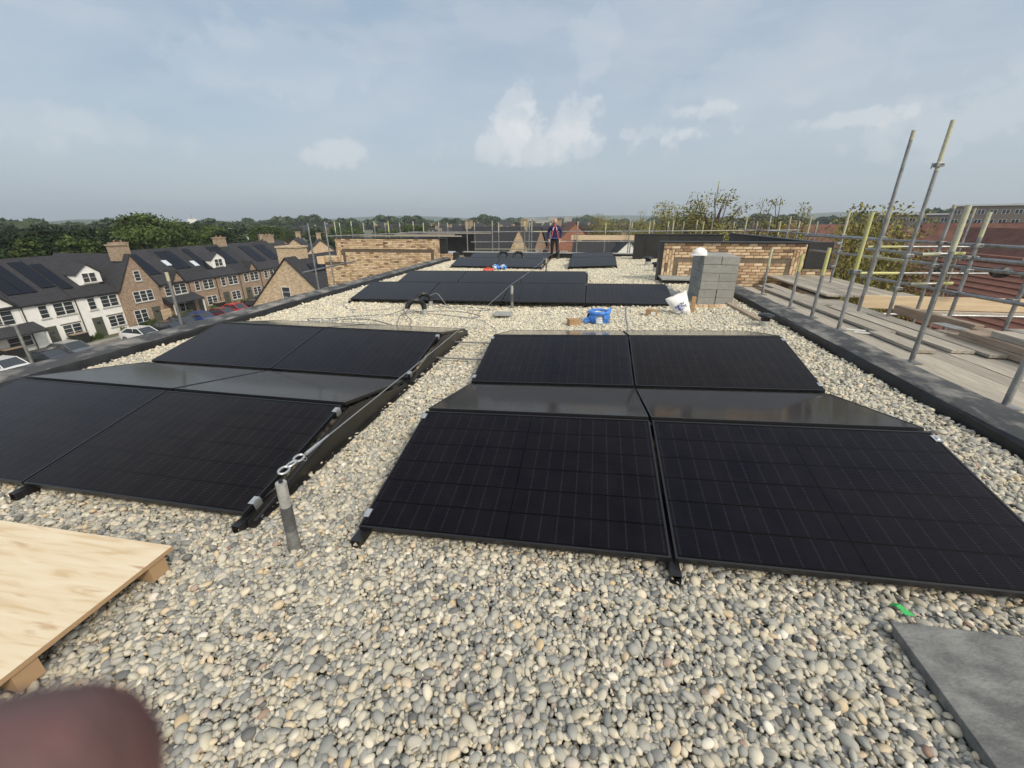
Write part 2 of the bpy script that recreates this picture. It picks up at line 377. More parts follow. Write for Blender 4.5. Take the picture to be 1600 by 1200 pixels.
# ------------------------------------------------------------------ terrain, road
m_ground = mat('ground', (.075, .09, .045), .95, col2=(.16, .15, .11), vscale=.02, detail=10)
m_road = mat('asphalt', (.055, .055, .057), .9, var=.15, vscale=2)
m_pave = mat('pavement_slabs', (.26, .25, .235), .9, var=.15, vscale=1)
m_bay = mat('parking_paving', (.16, .145, .13), .9, var=.2, vscale=2)
m_lawn = mat('front_garden', (.06, .085, .03), .95, col2=(.15, .13, .09), vscale=1.2)
g = MB(); g.poly([(-5000, -1500, GROUND-.03), (5000, -1500, GROUND-.03), (5000, 6500, GROUND-.03), (-5000, 6500, GROUND-.03)]); struct(g.build('ground', m_ground))
struct(MB().box(-44.2, -37.5, -40, 190, GROUND-.25, GROUND).build('road', m_road))
struct(MB().box(-49.4, -44.2, -40, 190, GROUND-.25, GROUND+.02).build('parking_strip', m_bay))
struct(MB().box(-50.4, -49.4, -40, 190, GROUND-.25, GROUND+.12).build('pavement', m_pave))
struct(MB().box(-37.5, -35.4, -40, 190, GROUND-.25, GROUND+.12).build('pavement', m_pave))
struct(MB().box(-52.2, -50.4, -40, 120, GROUND-.25, GROUND+.08).build('garden_strip', m_lawn))
def hill(cx, cy, rx, ry, h, mt):
    b = MB(); n = 40; rg = 7
    prof = [(1-(i/rg)) for i in range(rg+1)]
    rr = random.Random(int(cx)); ph = [rr.uniform(0, 6.28) for _ in range(4)]
    for q in prof[:-1]:
        for j in range(n):
            t = 2*math.pi*j/n; k = 1+.10*math.sin(3*t+ph[0])+.06*math.sin(7*t+ph[1])
            b.v.append((cx+rx*q*math.cos(t)*k, cy+ry*q*math.sin(t)*k, GROUND-1+h*(math.cos(math.pi*q*.98)+1)/2*(1+.05*math.sin(5*t+ph[2]))))
    b.v.append((cx, cy, GROUND-1+h)); top = len(b.v)-1
    for i in range(rg-1):
        for j in range(n): q = i*n; b.f.append((q+j, q+(j+1) % n, q+n+(j+1) % n, q+n+j)); b.m.append(0)
    for j in range(n): q = (rg-1)*n; b.f.append((q+j, q+(j+1) % n, top)); b.m.append(0)
    return struct(b.build('hill', mt, smooth=True))
m_hill = mat('wooded_hill', (.035, .055, .03), .95, col2=(.07, .09, .05), vscale=.02, detail=8)
hill(-1560, 1150, 190, 190, 15, m_hill); hill(-1300, 2900, 900, 400, 34, m_hill); hill(150, 3600, 1500, 400, 36, m_hill)
hill(2250, 2700, 1100, 500, 80, m_hill); hill(1500, 2900, 900, 500, 45, m_hill)

# ------------------------------------------------------------------ our roof: deck, gravel, parapets
b = MB()
b.prism([(GX0-.1, -.075), (-1.22, -.075), (GX1+.1, gz(GX1)-.045), (GX1+.1, -.4), (GX0-.1, -.4)], -1.5, 20.9, 'Y')
b.box(-12.4, GX0-.12, 19.0, 24.4, -.4, -.08); b.box(GX0-.1, 6.1, 20.92, 24.4, -.4, -.081); b.box(GX1+.12, 6.1, 12.5, 20.9, -.4, -.082)
struct(b.build('flat_roof', m_deck))
# the block of flats underneath (walls down to the street)
flats = empty('apartment_building', (0, 0, GROUND), 0, 'buff brick flats under construction, the building whose gravel roof fills the foreground', 'building')
def world_part(name, mb, m, parent, **k):
    o = mb.build(name, m, parent, **k); o.location = -Vector(parent.location); return o
world_part('wall', MB().box(-6.5, 3.4, -1.4, 18.6, GROUND, -.42), m_brick_i, flats)
world_part('wall', MB().box(-12.3, 6.0, 19.2, 24.2, GROUND, -.42), m_brick_i, flats)
world_part('wall', MB().box(3.5, 6.0, 12.6, 19.1, GROUND, -.42), m_brick_i, flats)

def tent_holes(x, y):  # under panels, no need for pebbles (kept where the edges are seen)
    return False
# gravel
NPEB = 10
pc = bpy.data.collections.new('pebble_shapes')
for k in range(NPEB):
    bm = bmesh.new(); bmesh.ops.create_icosphere(bm, subdivisions=2, radius=1)
    rr = random.Random(100+k); ax = [rr.uniform(.85, 1.25), rr.uniform(.62, .9), rr.uniform(.36, .6)]
    offs = [(Vector((rr.gauss(0, 1), rr.gauss(0, 1), rr.gauss(0, 1))).normalized(), rr.uniform(-.2, .2)) for _ in range(5)]
    for v in bm.verts:
        n = v.co.normalized(); d = 1 + sum(a*max(0, n.dot(o))**2 for o, a in offs)
        v.co = Vector((n.x*ax[0], n.y*ax[1], n.z*ax[2]))*d
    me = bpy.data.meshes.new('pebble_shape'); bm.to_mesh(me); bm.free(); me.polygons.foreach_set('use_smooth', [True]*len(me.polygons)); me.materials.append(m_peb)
    pc.objects.link(bpy.data.objects.new(f'pebble_shape', me))
def gravel():
    rg = np.random.default_rng(3); P = []; S = []; Rr = []; I = []
    def layer(y0, y1, sp, size, dz, keep, seed, x0=GX0+.005, x1=GX1-.005):
        nx = int((x1-x0)/sp); ny = int((y1-y0)/(sp*.87))
        ix, iy = np.meshgrid(np.arange(nx), np.arange(ny)); n = ix.size
        x = x0 + (ix.ravel() + .5*(iy.ravel() % 2))*sp + rg.normal(0, sp*.24, n); y = y0 + iy.ravel()*sp*.87 + rg.normal(0, sp*.24, n)
        big = np.clip(rg.lognormal(0, .36, n), .45, 2.2)
        z = -.03 + .0431*np.maximum(0, x+1.22) + dz + rg.normal(0, .004, n) + (big-1)*.006
        ok = (rg.random(n) < keep) & (x > x0) & (x < x1) & (y < y1)
        # leave out stones nobody sees, deep below the panels
        for (a, c, d, e) in ((-5.2, -2.3, 2.2, 3.6), (-5.2, -2.3, 4.6, 6.0), (-.9, 1.9, 2.2, 3.6), (-.9, 1.9, 4.6, 6.0), (-5, 1.4, 9.2, 10.8), (-5, -.4, 11.6, 13.0), (-5, -2, 16.3, 17.8)):
            ok &= ~((x > a) & (x < c) & (y > d) & (y < e))
        x, y, z, big = x[ok], y[ok], z[ok], big[ok]; n = len(x)
        P.append(np.stack([x, y, z], 1)); s = size*big; S.append(np.stack([s, s*rg.uniform(.85, 1.1, n), s*rg.uniform(.85, 1.2, n)], 1))
        Rr.append(np.stack([rg.normal(0, .38, n), rg.normal(0, .38, n), rg.uniform(0, 6.283, n)], 1)); I.append(rg.integers(0, NPEB, n))
    layer(.45, 3.6, .0215, .0133, -.016, 1, 1); layer(.45, 3.6, .0230, .0130, -.006, 1, 7); layer(.45, 3.6, .0265, .0137, .003, .85, 2)
    layer(3.6, 8.0, .026, .0162, -.014, 1, 3); layer(3.6, 8.0, .030, .0155, .002, .9, 4)
    layer(8.0, 20.55, .038, .023, -.012, 1, 5); layer(8.0, 20.55, .050, .021, .006, .8, 6)
    P = np.concatenate(P); S = np.concatenate(S); Rr = np.concatenate(Rr); I = np.concatenate(I); n = len(P)
    me = bpy.data.meshes.new('gravel'); me.vertices.add(n); me.vertices.foreach_set('co', P.astype(np.float32).ravel())
    for nm, ty, dat in (('scl', 'FLOAT_VECTOR', S), ('rot', 'FLOAT_VECTOR', Rr)):
        a = me.attributes.new(nm, ty, 'POINT'); a.data.foreach_set('vector', dat.astype(np.float32).ravel())
    a = me.attributes.new('idx', 'INT', 'POINT'); a.data.foreach_set('value', I.astype(np.int32))
    o = bpy.data.objects.new('gravel', me); COL.objects.link(o); o['kind'] = 'stuff'
    o['label'] = 'grey and cream rounded pebbles covering the flat roof'; o['category'] = 'gravel'
    ng = bpy.data.node_groups.new('scatter', 'GeometryNodeTree'); ng.interface.new_socket('Geometry', in_out='INPUT', socket_type='NodeSocketGeometry'); ng.interface.new_socket('Geometry', in_out='OUTPUT', socket_type='NodeSocketGeometry')
    A = ng.nodes.new; K = ng.links.new
    gi, go = A('NodeGroupInput'), A('NodeGroupOutput'); ci = A('GeometryNodeCollectionInfo'); ci.inputs[0].default_value = pc; ci.inputs[1].default_value = True; ci.inputs[2].default_value = True
    ip = A('GeometryNodeInstanceOnPoints'); ip.inputs['Pick Instance'].default_value = True
    def attr(nm, ty):
        q = A('GeometryNodeInputNamedAttribute'); q.data_type = ty; q.inputs[0].default_value = nm; return q.outputs[0]
    K(gi.outputs[0], ip.inputs['Points']); K(ci.outputs[0], ip.inputs['Instance']); K(attr('idx', 'INT'), ip.inputs['Instance Index'])
    e2r = A('FunctionNodeEulerToRotation'); K(attr('rot', 'FLOAT_VECTOR'), e2r.inputs[0]); K(e2r.outputs[0], ip.inputs['Rotation']); K(attr('scl', 'FLOAT_VECTOR'), ip.inputs['Scale']); K(ip.outputs[0], go.inputs[0])
    md = o.modifiers.new('scatter', 'NODES'); md.node_group = ng
    print('pebbles', n)
gravel()

def parapet(name, label, prof_up, prof_cap, y0, y1):
    r = empty('roof_parapet', (0, 0, 0), 0, label, 'parapet')
    def strip(nm, prof, m):
        bm = MB(); ys = np.arange(y0, y1+.01, .45); n = len(prof)
        for i, y in enumerate(ys):
            for k, (x, z) in enumerate(prof): bm.v.append((x+rnd.gauss(0, .004), y, z+(rnd.gauss(0, .004) if z > -.1 else 0)))
        for i in range(len(ys)-1):
            for k in range(n-1): q = i*n; bm.f.append((q+k, q+k+1, q+n+k+1, q+n+k)); bm.m.append(0)
        bm.f.append(tuple(range(n))); bm.f.append(tuple((len(ys)-1)*n+k for k in range(n))); bm.m += [0, 0]
        return bm.build(nm, m, r, smooth=True)
    strip('upstand', prof_up, m_mem); strip('capping', prof_cap, m_cap)
    return r
def rounded(xi, zi, xo, zo, zb):
    s = 1 if xo > xi else -1
    up = [(xi, -.12), (xi+s*.006, zi-.03), (xi+s*.03, zi-.006)]
    cp = [(xi+s*.028, zi-.008), (xi+s*.05, zi), (xo-s*.04, zo), (xo, zo-.03), (xo, zb)]
    return up, cp
u, c = rounded(GX1, .265, 3.50, .275, -.4); parapet('r', 'black membrane parapet with dust-covered grey top along the right roof edge beside the scaffold boards', u, c, -1.4, 12.3)
u, c = rounded(GX0, .085, -6.56, .125, -.45); parapet('l', 'black membrane parapet with dust-covered grey top along the left roof edge above the street', u, c, -1.4, 18.85)
fp = empty('roof_parapet', (0, 20.7, 0), 0, 'low black parapet across the far end of the gravel roof behind the standing person', 'parapet')
MB().box(-6.1, 2.35, -.12, .0, -.1, .20).build('upstand', m_mem, fp); MB().box(-6.15, 2.4, -.16, .22, .203, .235).build('capping', m_pavl, fp)
# short upstand left of the blocks
su = empty('parapet_return', (0, 12.0, 0), 0, 'short black upstand with grey capping joining the brick gable to the right parapet', 'parapet')
MB().box(1.93, 3.0, -.35, .32, 0, .225).build('upstand', m_mem, su); MB().box(1.90, 3.03, -.40, .33, .229, .262).build('capping', m_pavl, su)

# ------------------------------------------------------------------ solar arrays
PW, PD, PT = 1.722, 1.134, .032
def make_panel_meshes():
    f = MB(); w = .011
    f.box(0, PW, 0, w, -PT, 0); f.box(0, PW, PD-w, PD, -PT, 0); f.box(0, w, w, PD-w, -PT, 0); f.box(PW-w, PW, w, PD-w, -PT, 0)
    g = MB().box(w, PW-w, w, PD-w, -.009, -.0025)
    bk = MB().box(w, PW-w, w, PD-w, -.0125, -.0095)
    cl = MB().box(-.012, .028, -.03, .03, .0005, .004).box(-.014, -.008, -.03, .03, -.05, .004)
    cl.box(-.006, .012, -.012, .012, .0045, .010)
    return f.mesh('frame', m_frame), g.mesh('glass', m_pv), bk.mesh('backsheet', m_black), cl.mesh('clamp', m_clip)
PM = make_panel_meshes()
def place_panel(M4, label, group, clampL=False, clampR=False):
    r = bpy.data.objects.new('solar_panel', None); COL.objects.link(r); r.matrix_world = M4; tag(r, label, 'solar panel', group); r.empty_display_size = .1
    inst('frame', PM[0], r); inst('glass', PM[1], r); inst('backsheet', PM[2], r)
    if clampL:
        for y in (.10, PD-.07): inst('clamp', PM[3], r, (0, y, 0))
    if clampR:
        for y in (.10, PD-.07): inst('clamp', PM[3], r, (PW, y, 0), math.pi)
    return r
def tentframe(ox, oy, z0, rot, slope, a, dx, dy, back=False):
    X = Vector((math.cos(rot), math.sin(rot), slope)).normalized()
    Yh = Vector((-math.sin(rot), math.cos(rot), 0))
    p = Vector((ox, oy, z0)) + X*dx + Yh*dy
    if not back:
        Y = (Yh*math.cos(a) + Vector((0, 0, 1))*math.sin(a)).normalized()
    else:
        X = -X; Y = (-Yh*math.cos(a) + Vector((0, 0, 1))*math.sin(a)).normalized()
    Z = X.cross(Y).normalized(); Y = Z.cross(X)
    M4 = Matrix((X, Y, Z)).transposed().to_4x4(); M4.translation = p; return M4
AT, GR, GV = .1963, .0576, .0812
CC, SS = PD*math.cos(AT), PD*math.sin(AT); PITCHY = 2*CC+GR+GV
def array(ox, oy, z0, rot, slope, tents, cols, desc, group, clampL, clampR, lastcols=None, plates=False, colnames=None, rownames=('front row', 'second row')):
    """ox is the left end; cols panels wide"""
    for t in range(tents):
        cn = cols if (t == 0 or lastcols is None) else lastcols
        nb = cn
        for c in range(cn):
            dx = c*(PW+.02)
            nm = colnames[c] if colnames else ''
            sidew = rownames[t]
            place_panel(tentframe(ox, oy, z0, rot, slope, AT, dx, t*PITCHY), f'black panel tilted towards the camera, {nm} {sidew} of {desc}'.replace('  ', ' ').replace(', front row', ' front row').replace(', second row', ' second row'), group, clampL and c == 0, clampR and c == cn-1)
            place_panel(tentframe(ox, oy, z0, rot, slope, AT, dx+PW, t*PITCHY+2*CC+GR, True), f'panel tilted away behind the ridge, {nm} {sidew} of {desc}'.replace('  ', ' ').replace(', front row', ' front row').replace(', second row', ' second row'), group, False, False)
    L_ = PITCHY*tents
    for c in range(cols+1):
        tn = tents if (lastcols is None or c <= lastcols) else 1
        dx = c*(PW+.02) - .01; dx = dx-.015 if c == cols else dx+.005 if c else dx+.02
        M4 = tentframe(ox, oy, z0, rot, slope, 0, dx, 0)
        where = 'left end' if c == 0 else 'right end' if c == cols else ['', 'first joint from the left', 'middle joint', 'last joint'][min(c, 3)]
        r = bpy.data.objects.new('mounting_rail', None); COL.objects.link(r); r.matrix_world = M4; r.empty_display_size = .1
        tag(r, f'black mounting rail under the {where} of {desc}', 'rail', 'mounting rails of the solar arrays')
        q = MB(); w = .026; z1 = -PT-.006; z0_ = z1-.052; Lr = PITCHY*tn-GV+.07
        q.box(-w, w, -.075, Lr, z0_, z0_+.004); q.box(-w, w, -.075, Lr, z1-.004, z1); q.box(-w, -w+.004, -.075, Lr, z0_+.004, z1-.004); q.box(w-.004, w, -.075, Lr, z0_+.004, z1-.004)
        q.build('base_profile', m_rail, r)
        for t in range(tn):
            yy = t*PITCHY+CC+GR/2
            MB().box(-.02, .02, yy-.02, yy+.02, z1+.002, SS-PT-.01).build('ridge_post', m_rail, r)
    if plates:
        for t in range(tents):
            r = bpy.data.objects.new('side_plate', None); COL.objects.link(r)
            r.matrix_world = tentframe(ox, oy, z0, rot, slope, 0, cols*(PW+.02)+.012, t*PITCHY); r.empty_display_size = .1
            tag(r, f'black triangular wind plate at the right end, {rownames[t]} of {desc}', 'wind plate')
            zb = -.085
            MB().prism([(-.02, zb), (2*CC+GR+.02, zb), (2*CC+GR+.02, -PT-.01), (CC+GR+.02, SS-PT-.012), (CC-.02, SS-PT-.012), (-.02, -PT-.01)], 0, .003, 'X').build('plate', m_plate, r)
            MB().prism([(-.02, zb), (2*CC+GR+.02, zb), (2*CC+GR+.02, zb+.006), (-.02, zb+.006)], .003, .04, 'X').build('flange', m_plate, r)
            rr = MB(); rr.tube([(.028, .0, -.055), (.028, CC, SS-.055)], .011, 6); rr.build('edge_rail', m_rail, r)
two = ('left,', 'right,')
array(-1.2214, 1.7448, .0675, -.0112, .0431, 2, 2, 'the near right array', 'panels of the near right array', True, True, colnames=two)
ox = -1.9687 - (2*PW+.02)*math.cos(.0106); oy = 1.7313 + (2*PW+.02)*math.sin(.0106)
array(ox, oy, .0675, -.0106, 0, 2, 2, 'the near left array', 'panels of the near left array', False, True, plates=True, colnames=two)
four = ('leftmost,', 'second from left,', 'third from left,', 'rightmost,')
array(-5.24, 8.60, .07, .004, .012, 2, 4, 'the wide middle array', 'panels of the wide middle array', False, True, lastcols=3, colnames=four)
array(-5.20, 15.74, .07, .004, 0, 2, 2, 'the far left array', 'panels of the far left array', False, True, colnames=two)
array(-.74, 15.78, .10, .0, .0431, 2, 1, 'the small array right of the person', 'panels of the small far right array', False, False, colnames=('',))

# ------------------------------------------------------------------ lifeline
def post(x, y, h, label, lean=(0, 0)):
    z = gz(x)-.02; r = empty('anchor_post', (x, y, z), 0, label, 'anchor post', 'lifeline anchor posts'); lx, ly = lean
    def pt(t): return (lx*t, ly*t, h*t)
    MB().tube([pt(0), pt(.36)], .036, 20, r2=.030).build('sleeve', m_postl, r, smooth=True)
    MB().tube([pt(.345), pt(.68)], .0305, 20).build('rubber_band', m_postb, r, smooth=True)
    MB().tube([pt(.67), pt(1)], .0275, 20).build('tube', m_post, r, smooth=True)
    MB().tube([pt(1.0), pt(1.035)], .011, 8).build('bolt', m_black, r, smooth=True)
    return r
P1 = (-1.555, 1.61); post(*P1, .475, 'short metal anchor post with dark band, nearest, in front of the left array', (.015, 0))
P2 = (-1.53, 8.52); post(*P2, .50, 'short anchor post standing before the wide middle array')
P3 = (-1.49, 15.2); post(*P3, .48, 'short anchor post beside the far left array near the person')
def sag(a, b, s, n=14):
    a, b = Vector(a), Vector(b); return [a.lerp(b, i/n) - Vector((0, 0, s*4*(i/n)*(1-i/n))) for i in range(n+1)]
z1_ = .47
ll = empty('lifeline', (0, 0, 0), 0, 'steel safety lifeline running from the nearest post over the posts to the far end', 'safety cable')
A1 = Vector((P1[0]+.02, P1[1], z1_)); A2 = Vector((P2[0], P2[1], .485)); A3 = Vector((P3[0], P3[1], .46)); A4 = Vector((-1.42, 20.4, .40))
dirv = (A2-A1).normalized()
MB().tube(sag(A1+dirv*.42, A2, .025), .0042, 6).tube(sag(A2, A3, .03), .0042, 6).tube(sag(A3, A4, .02), .0042, 6).build('wire', m_wire, ll, smooth=True)
MB().tube([A1+dirv*.22, A1+dirv*.34, A1+dirv*.36, A1+dirv*.44], [.011, .010, .007, .006], 10).build('swage', m_clip, ll, smooth=True)
for k in range(3):
    c0 = A1 + dirv*(.035+.062*k)
    s = MB(); n = 14
    ring = []
    for i in range(n+1):
        t = 2*math.pi*i/n; ring.append(c0 + dirv*.034*math.cos(t) + Vector((1, 0, .25 if k % 2 else -.25)).normalized()*.022*math.sin(t) + Vector((0, 0, .010)))
    s.tube(ring, .0062, 8, cap=False); s.build('shackle', m_clip, ll, smooth=True)
ring = [A1+dirv*.2+Vector((.014*math.cos(t), 0, -.02+.014*math.sin(t))) for t in [i*.5 for i in range(14)]]
MB().tube(ring, .0015, 5).build('split_ring', m_clip, ll)
tag(MB().tube([(-1.42, 20.4, -.05), (-1.42, 20.4, .42)], .03, 10).build('anchor_post', m_postb), 'short dark anchor post at the far roof edge right of the person', 'anchor post', 'lifeline anchor posts')
# conduits linking the two near arrays
for x0, x1, y, lb in ((-1.93, -1.30, 5.71, 'farther'), (-1.92, -1.26, 4.95, 'nearer')):
    r = empty('conduit', (0, 0, 0), 0, f'{lb} grey conduit bridging the gravel strip between the two near arrays', 'conduit', 'conduits between the near arrays')
    MB().tube([(x0, y, .03), (x1, y+.02, .03)], .011, 8).build('pipe', m_cable, r, smooth=True)

# ------------------------------------------------------------------ hoses and loose cables
def hose(pts, label, rad=.05, base=True):
    r = empty('pipe_bend', pts[-1], 0, label, 'pipe', 'black corrugated pipe bends'); o = Vector(pts[-1])
    P = [Vector(p)-o for p in pts]
    # catmull through pts
    C = []; K = len(P)
    for i in range(K-1):
        p0, p1, p2, p3 = P[max(i-1, 0)], P[i], P[i+1], P[min(i+2, K-1)]
        for t in [j/8 for j in range(8)]:
            C.append(.5*((2*p1)+(p2-p0)*t+(2*p0-5*p1+4*p2-p3)*t*t+(3*p1-p0-3*p2+p3)*t**3))
    C.append(P[-1]); rr = [rad*(1.0 if (i % 2) else .84) for i in range(len(C))]
    MB().tube(C, rr, 14).build('hose', m_black, r, smooth=False)
    if base: MB().tube([P[-1]+Vector((0, 0, -.14)), P[-1]+Vector((0, 0, .01))], rad*.86, 14).build('sleeve', m_post, r, smooth=True)
    return r
hose([(-3.45, 7.62, .10), (-3.43, 7.62, .17), (-3.33, 7.62, .245), (-3.2, 7.62, .25), (-3.12, 7.62, .19), (-3.10, 7.62, .10)], 'nearer black corrugated pipe bend among loose cables on the gravel', .055)
hose([(-3.58, 8.42, .10), (-3.55, 8.42, .18), (-3.47, 8.42, .24), (-3.36, 8.42, .24), (-3.28, 8.42, .18), (-3.27, 8.42, .10)], 'farther black pipe bend against the wide middle array', .05)
for x, w in ((-3.72, 'left'), (-3.05, 'right')):
    hose([(x-.2, 18.6, .10), (x-.19, 18.6, .26), (x-.09, 18.6, .37), (x+.09, 18.6, .37), (x+.19, 18.6, .26), (x+.2, 18.6, .10)], f'{w} one of two black pipe bends standing over the far left array', .062, False)
def loose(pts, r, m, label, z=.012, seed=0):
    rr = random.Random(seed); P = []
    for i, p in enumerate(pts):
        zz_ = p[2] if len(p) > 2 else z
        P.append(Vector((p[0], p[1], gz(p[0])+zz_+.012)))
    C = []; K = len(P)
    for i in range(K-1):
        p0, p1, p2, p3 = P[max(i-1, 0)], P[i], P[i+1], P[min(i+2, K-1)]
        for t in [j/7 for j in range(7)]:
            C.append(.5*((2*p1)+(p2-p0)*t+(2*p0-5*p1+4*p2-p3)*t*t+(3*p1-p0-3*p2+p3)*t**3))
    C.append(P[-1])
    o = MB().tube(C, r, 6).build('cable', m, smooth=True); tag(o, label, 'cable', 'loose cables on the gravel'); return o
loose([(-3.2, 6.55, .02), (-3.22, 6.7, .12), (-3.3, 6.95, .12), (-3.35, 7.3, .10), (-3.43, 7.6, .13)], .009, m_cable, 'bundled dark cable rising from the panel edge into the nearer pipe bend', seed=1)
loose([(-3.0, 6.5), (-3.05, 6.85, .05), (-3.3, 7.2, .08), (-3.5, 7.55, .14)], .008, m_cable, 'cable curving from the array ridge to the nearer pipe bend, just right of the bundle', seed=2)
loose([(-3.43, 7.6, .13), (-3.8, 7.5), (-4.2, 7.35), (-4.7, 7.0), (-5.1, 6.9), (-4.9, 6.75), (-4.3, 7.0), (-3.9, 7.0), (-3.6, 6.85), (-3.35, 6.7)], .008, m_cable, 'long cable loop lying left of the nearer pipe bend', seed=3)
loose([(-3.6, 7.5), (-4.1, 7.15), (-4.9, 6.7), (-5.3, 6.6), (-4.6, 6.8), (-3.8, 6.75), (-3.3, 6.6)], .007, m_cablel, 'pale thin cable loop lying nearest the left array ridge', seed=4)
loose([(-3.43, 7.6, .10), (-3.1, 7.75), (-2.6, 7.6), (-2.2, 7.45), (-2.0, 7.65), (-2.4, 7.95), (-2.8, 8.0), (-3.2, 7.9), (-3.45, 7.8)], .007, m_cable, 'cable loop lying right of the nearer pipe bend', seed=5)
loose([(-3.28, 8.4, .10), (-2.8, 8.3), (-2.2, 8.15), (-1.95, 8.3), (-2.5, 8.45), (-2.9, 8.4), (-3.2, 8.35)], .007, m_cable, 'cable loop at the foot of the farther pipe bend', seed=6)
loose([(-3.3, 8.4, .22), (-3.1, 8.35, .30), (-2.9, 8.2, .16), (-2.75, 8.1)], .005, m_cablel, 'springy cable end sticking up right of the farther pipe bend', seed=7)
loose([(-3.58, 8.4, .1), (-4.2, 7.9), (-4.9, 7.9), (-5.2, 8.4), (-5.35, 8.5), (-5.1, 8.1), (-4.6, 7.6), (-4.4, 7.0)], .006, m_cablel, 'thin pale cable wandering towards the left parapet', seed=8)
loose([(-2.4, 7.6), (-1.9, 7.3), (-1.6, 6.9), (-1.45, 6.6), (-1.4, 6.35, .05)], .005, m_cablel, 'thin cable running towards the right array ridge', seed=9)
loose([(.80, 8.7), (.76, 8.2), (.72, 7.6), (.70, 7.0), (.66, 6.6), (.60, 6.5)], .010, m_cablel, 'straight pale cable crossing the gravel right of the blue coil', seed=10)

# ------------------------------------------------------------------ things on the roof
# small paver with black foot
r = empty('roof_paver', (-1.56, 7.72, gz(-1.5)), .1, 'small grey paver block lying left of the lifeline before the middle array', 'paver')
MB().box(-.17, .17, -.12, .12, .045, .09).build('slab', m_pavl, r, bevel=.006); MB().box(-.09, .09, -.1, .1, 0, .043).build('foot', m_black, r)
# cardboard boxes
def carton(x, y, rz, w, d, h, label, lab):
    r = empty('cardboard_box', (x, y, gz(x)), rz, label, 'box', 'small cardboard boxes on the gravel')
    MB().box(-w/2, w/2, -d/2, d/2, 0, h).build('carton', m_card, r, bevel=.004)
    MB().box(-w/2, w/2, -.012, .012, h+.001, h+.003).build('tape', m_card, r)
    if lab: MB().box(w*.02, w*.46, -d/2-.003, -d/2-.001, .02, h*.8).build('paper_label', m_white, r)
    MB().box(-w/2, -.003, -d/2, d/2, h+.003, h+.006).build('flap', m_card, r)
carton(-.20, 7.1, .35, .19, .15, .11, 'small brown box left of the blue wrapped coil', False)
carton(1.18, 7.85, -.35, .18, .15, .11, 'small brown box with white label left of the white sack', True)
# blue coil
r = empty('blue_wrapped_coil', (.22, 7.32, gz(.22)), .2, 'blue plastic wrapped cable coil lying on the gravel behind the right array', 'coil')
b = MB()
for k in range(5):
    rad = .155-.012*k
    b.tube([(rad*math.cos(t), rad*math.sin(t)*1.0, .03+.032*k+.004*math.sin(5*t)) for t in [i*math.pi/12 for i in range(25)]], .024, 8, cap=False)
b.build('cable_turns', m_tarp, r, smooth=True)
b = MB()
for a0, a1, zt in ((.4, 2.9, .20), (3.5, 4.3, .19), (5.0, 5.9, .20)):
    for i in range(12):
        t0, t1 = a0+(a1-a0)*i/12, a0+(a1-a0)*(i+1)/12; prof = [(.10, .05), (.19+.01*math.sin(9*t0), .02), (.205, .10), (.17, zt), (.10, zt-.01)]
        for j in range(4):
            (r0, z0), (r1, z1) = prof[j], prof[j+1]
            b.poly([(r0*math.cos(t0), r0*math.sin(t0), z0), (r0*math.cos(t1), r0*math.sin(t1), z0), (r1*math.cos(t1), r1*math.sin(t1), z1), (r1*math.cos(t0), r1*math.sin(t0), z1)])
b.poly([(.14, .12, .18), (.27, .17, .24), (.22, .05, .15)]); b.poly([(.14, .12, .18), (.25, .2, .2), (.27, .17, .24)])
b.poly([(-.16, -.05, .13), (-.27, -.04, .07), (-.24, -.12, .02), (-.16, -.12, .06)])
b.build('blue_film', m_blue, r)
b = MB().tube([(.165*math.cos(t), .165*math.sin(t), .185) for t in [i*math.pi/12 for i in range(25)]], .03, 8, cap=False); b.build('top_wrap', m_blue, r, smooth=True)
# white sack with blue print
def sack():
    r = empty('white_sack', (1.68, 7.95, gz(1.68)), 0, 'white woven sack with blue print leaning against the concrete blocks', 'sack')
    b = MB(); W_, H_ = 8, 8
    A = [Vector((-.28, 0, .26)), Vector((.07, .05, .43)), Vector((.21, 0, .0)), Vector((-.07, -.02, .0))]   # tl tr br bl
    rr = random.Random(5); G = {}
    for side in (-1, 1):
        for i in range(W_+1):
            for j in range(H_+1):
                u, v = i/W_, j/H_
                p = (A[3].lerp(A[2], u)).lerp(A[0].lerp(A[1], u), v)
                bul = math.sin(math.pi*u)**.6*math.sin(math.pi*min(1, v*.9+.1))**.5*.085 + (.03 if v == 1 and 0 < u < 1 else 0)
                edge = i in (0, W_) or j == 0
                p = p + Vector((0, side*(bul+rr.uniform(-.014, .014)) if not edge else 0, rr.uniform(-.005, .005)))
                if edge and side == 1: G[(i, j, 1)] = G[(i, j, -1)]
                else: G[(i, j, side)] = len(b.v); b.v.append(tuple(p))
        for i in range(W_):
            for j in range(H_):
                b.f.append((G[(i, j, side)], G[(i+1, j, side)], G[(i+1, j+1, side)], G[(i, j+1, side)])); b.m.append(0)
    bag = b.build('bag', m_white, r, smooth=True)
    # blue print: a smudgy emblem of dabs round a darker bar
    c = MB(); m_ink = mat('blue_ink', (.03, .07, .28), .5)
    for k in range(46):
        a = rr.uniform(0, 6.28); q = rr.uniform(.35, 1); u = .52+.30*q*math.cos(a); v = .42+.26*q*math.sin(a)
        p = (A[3].lerp(A[2], u)).lerp(A[0].lerp(A[1], u), v); bul = math.sin(math.pi*u)**.6*math.sin(math.pi*min(1, v*.9+.1))**.5*.085
        s = rr.uniform(.005, .013); c.box(p.x-s, p.x+s, -bul-.024, -bul-.018, p.z-s*.7, p.z+s*.7)
    c.box(-.02, .09, -.114, -.108, .165, .182)
    c.build('print', m_ink, r)
    return r
sack()
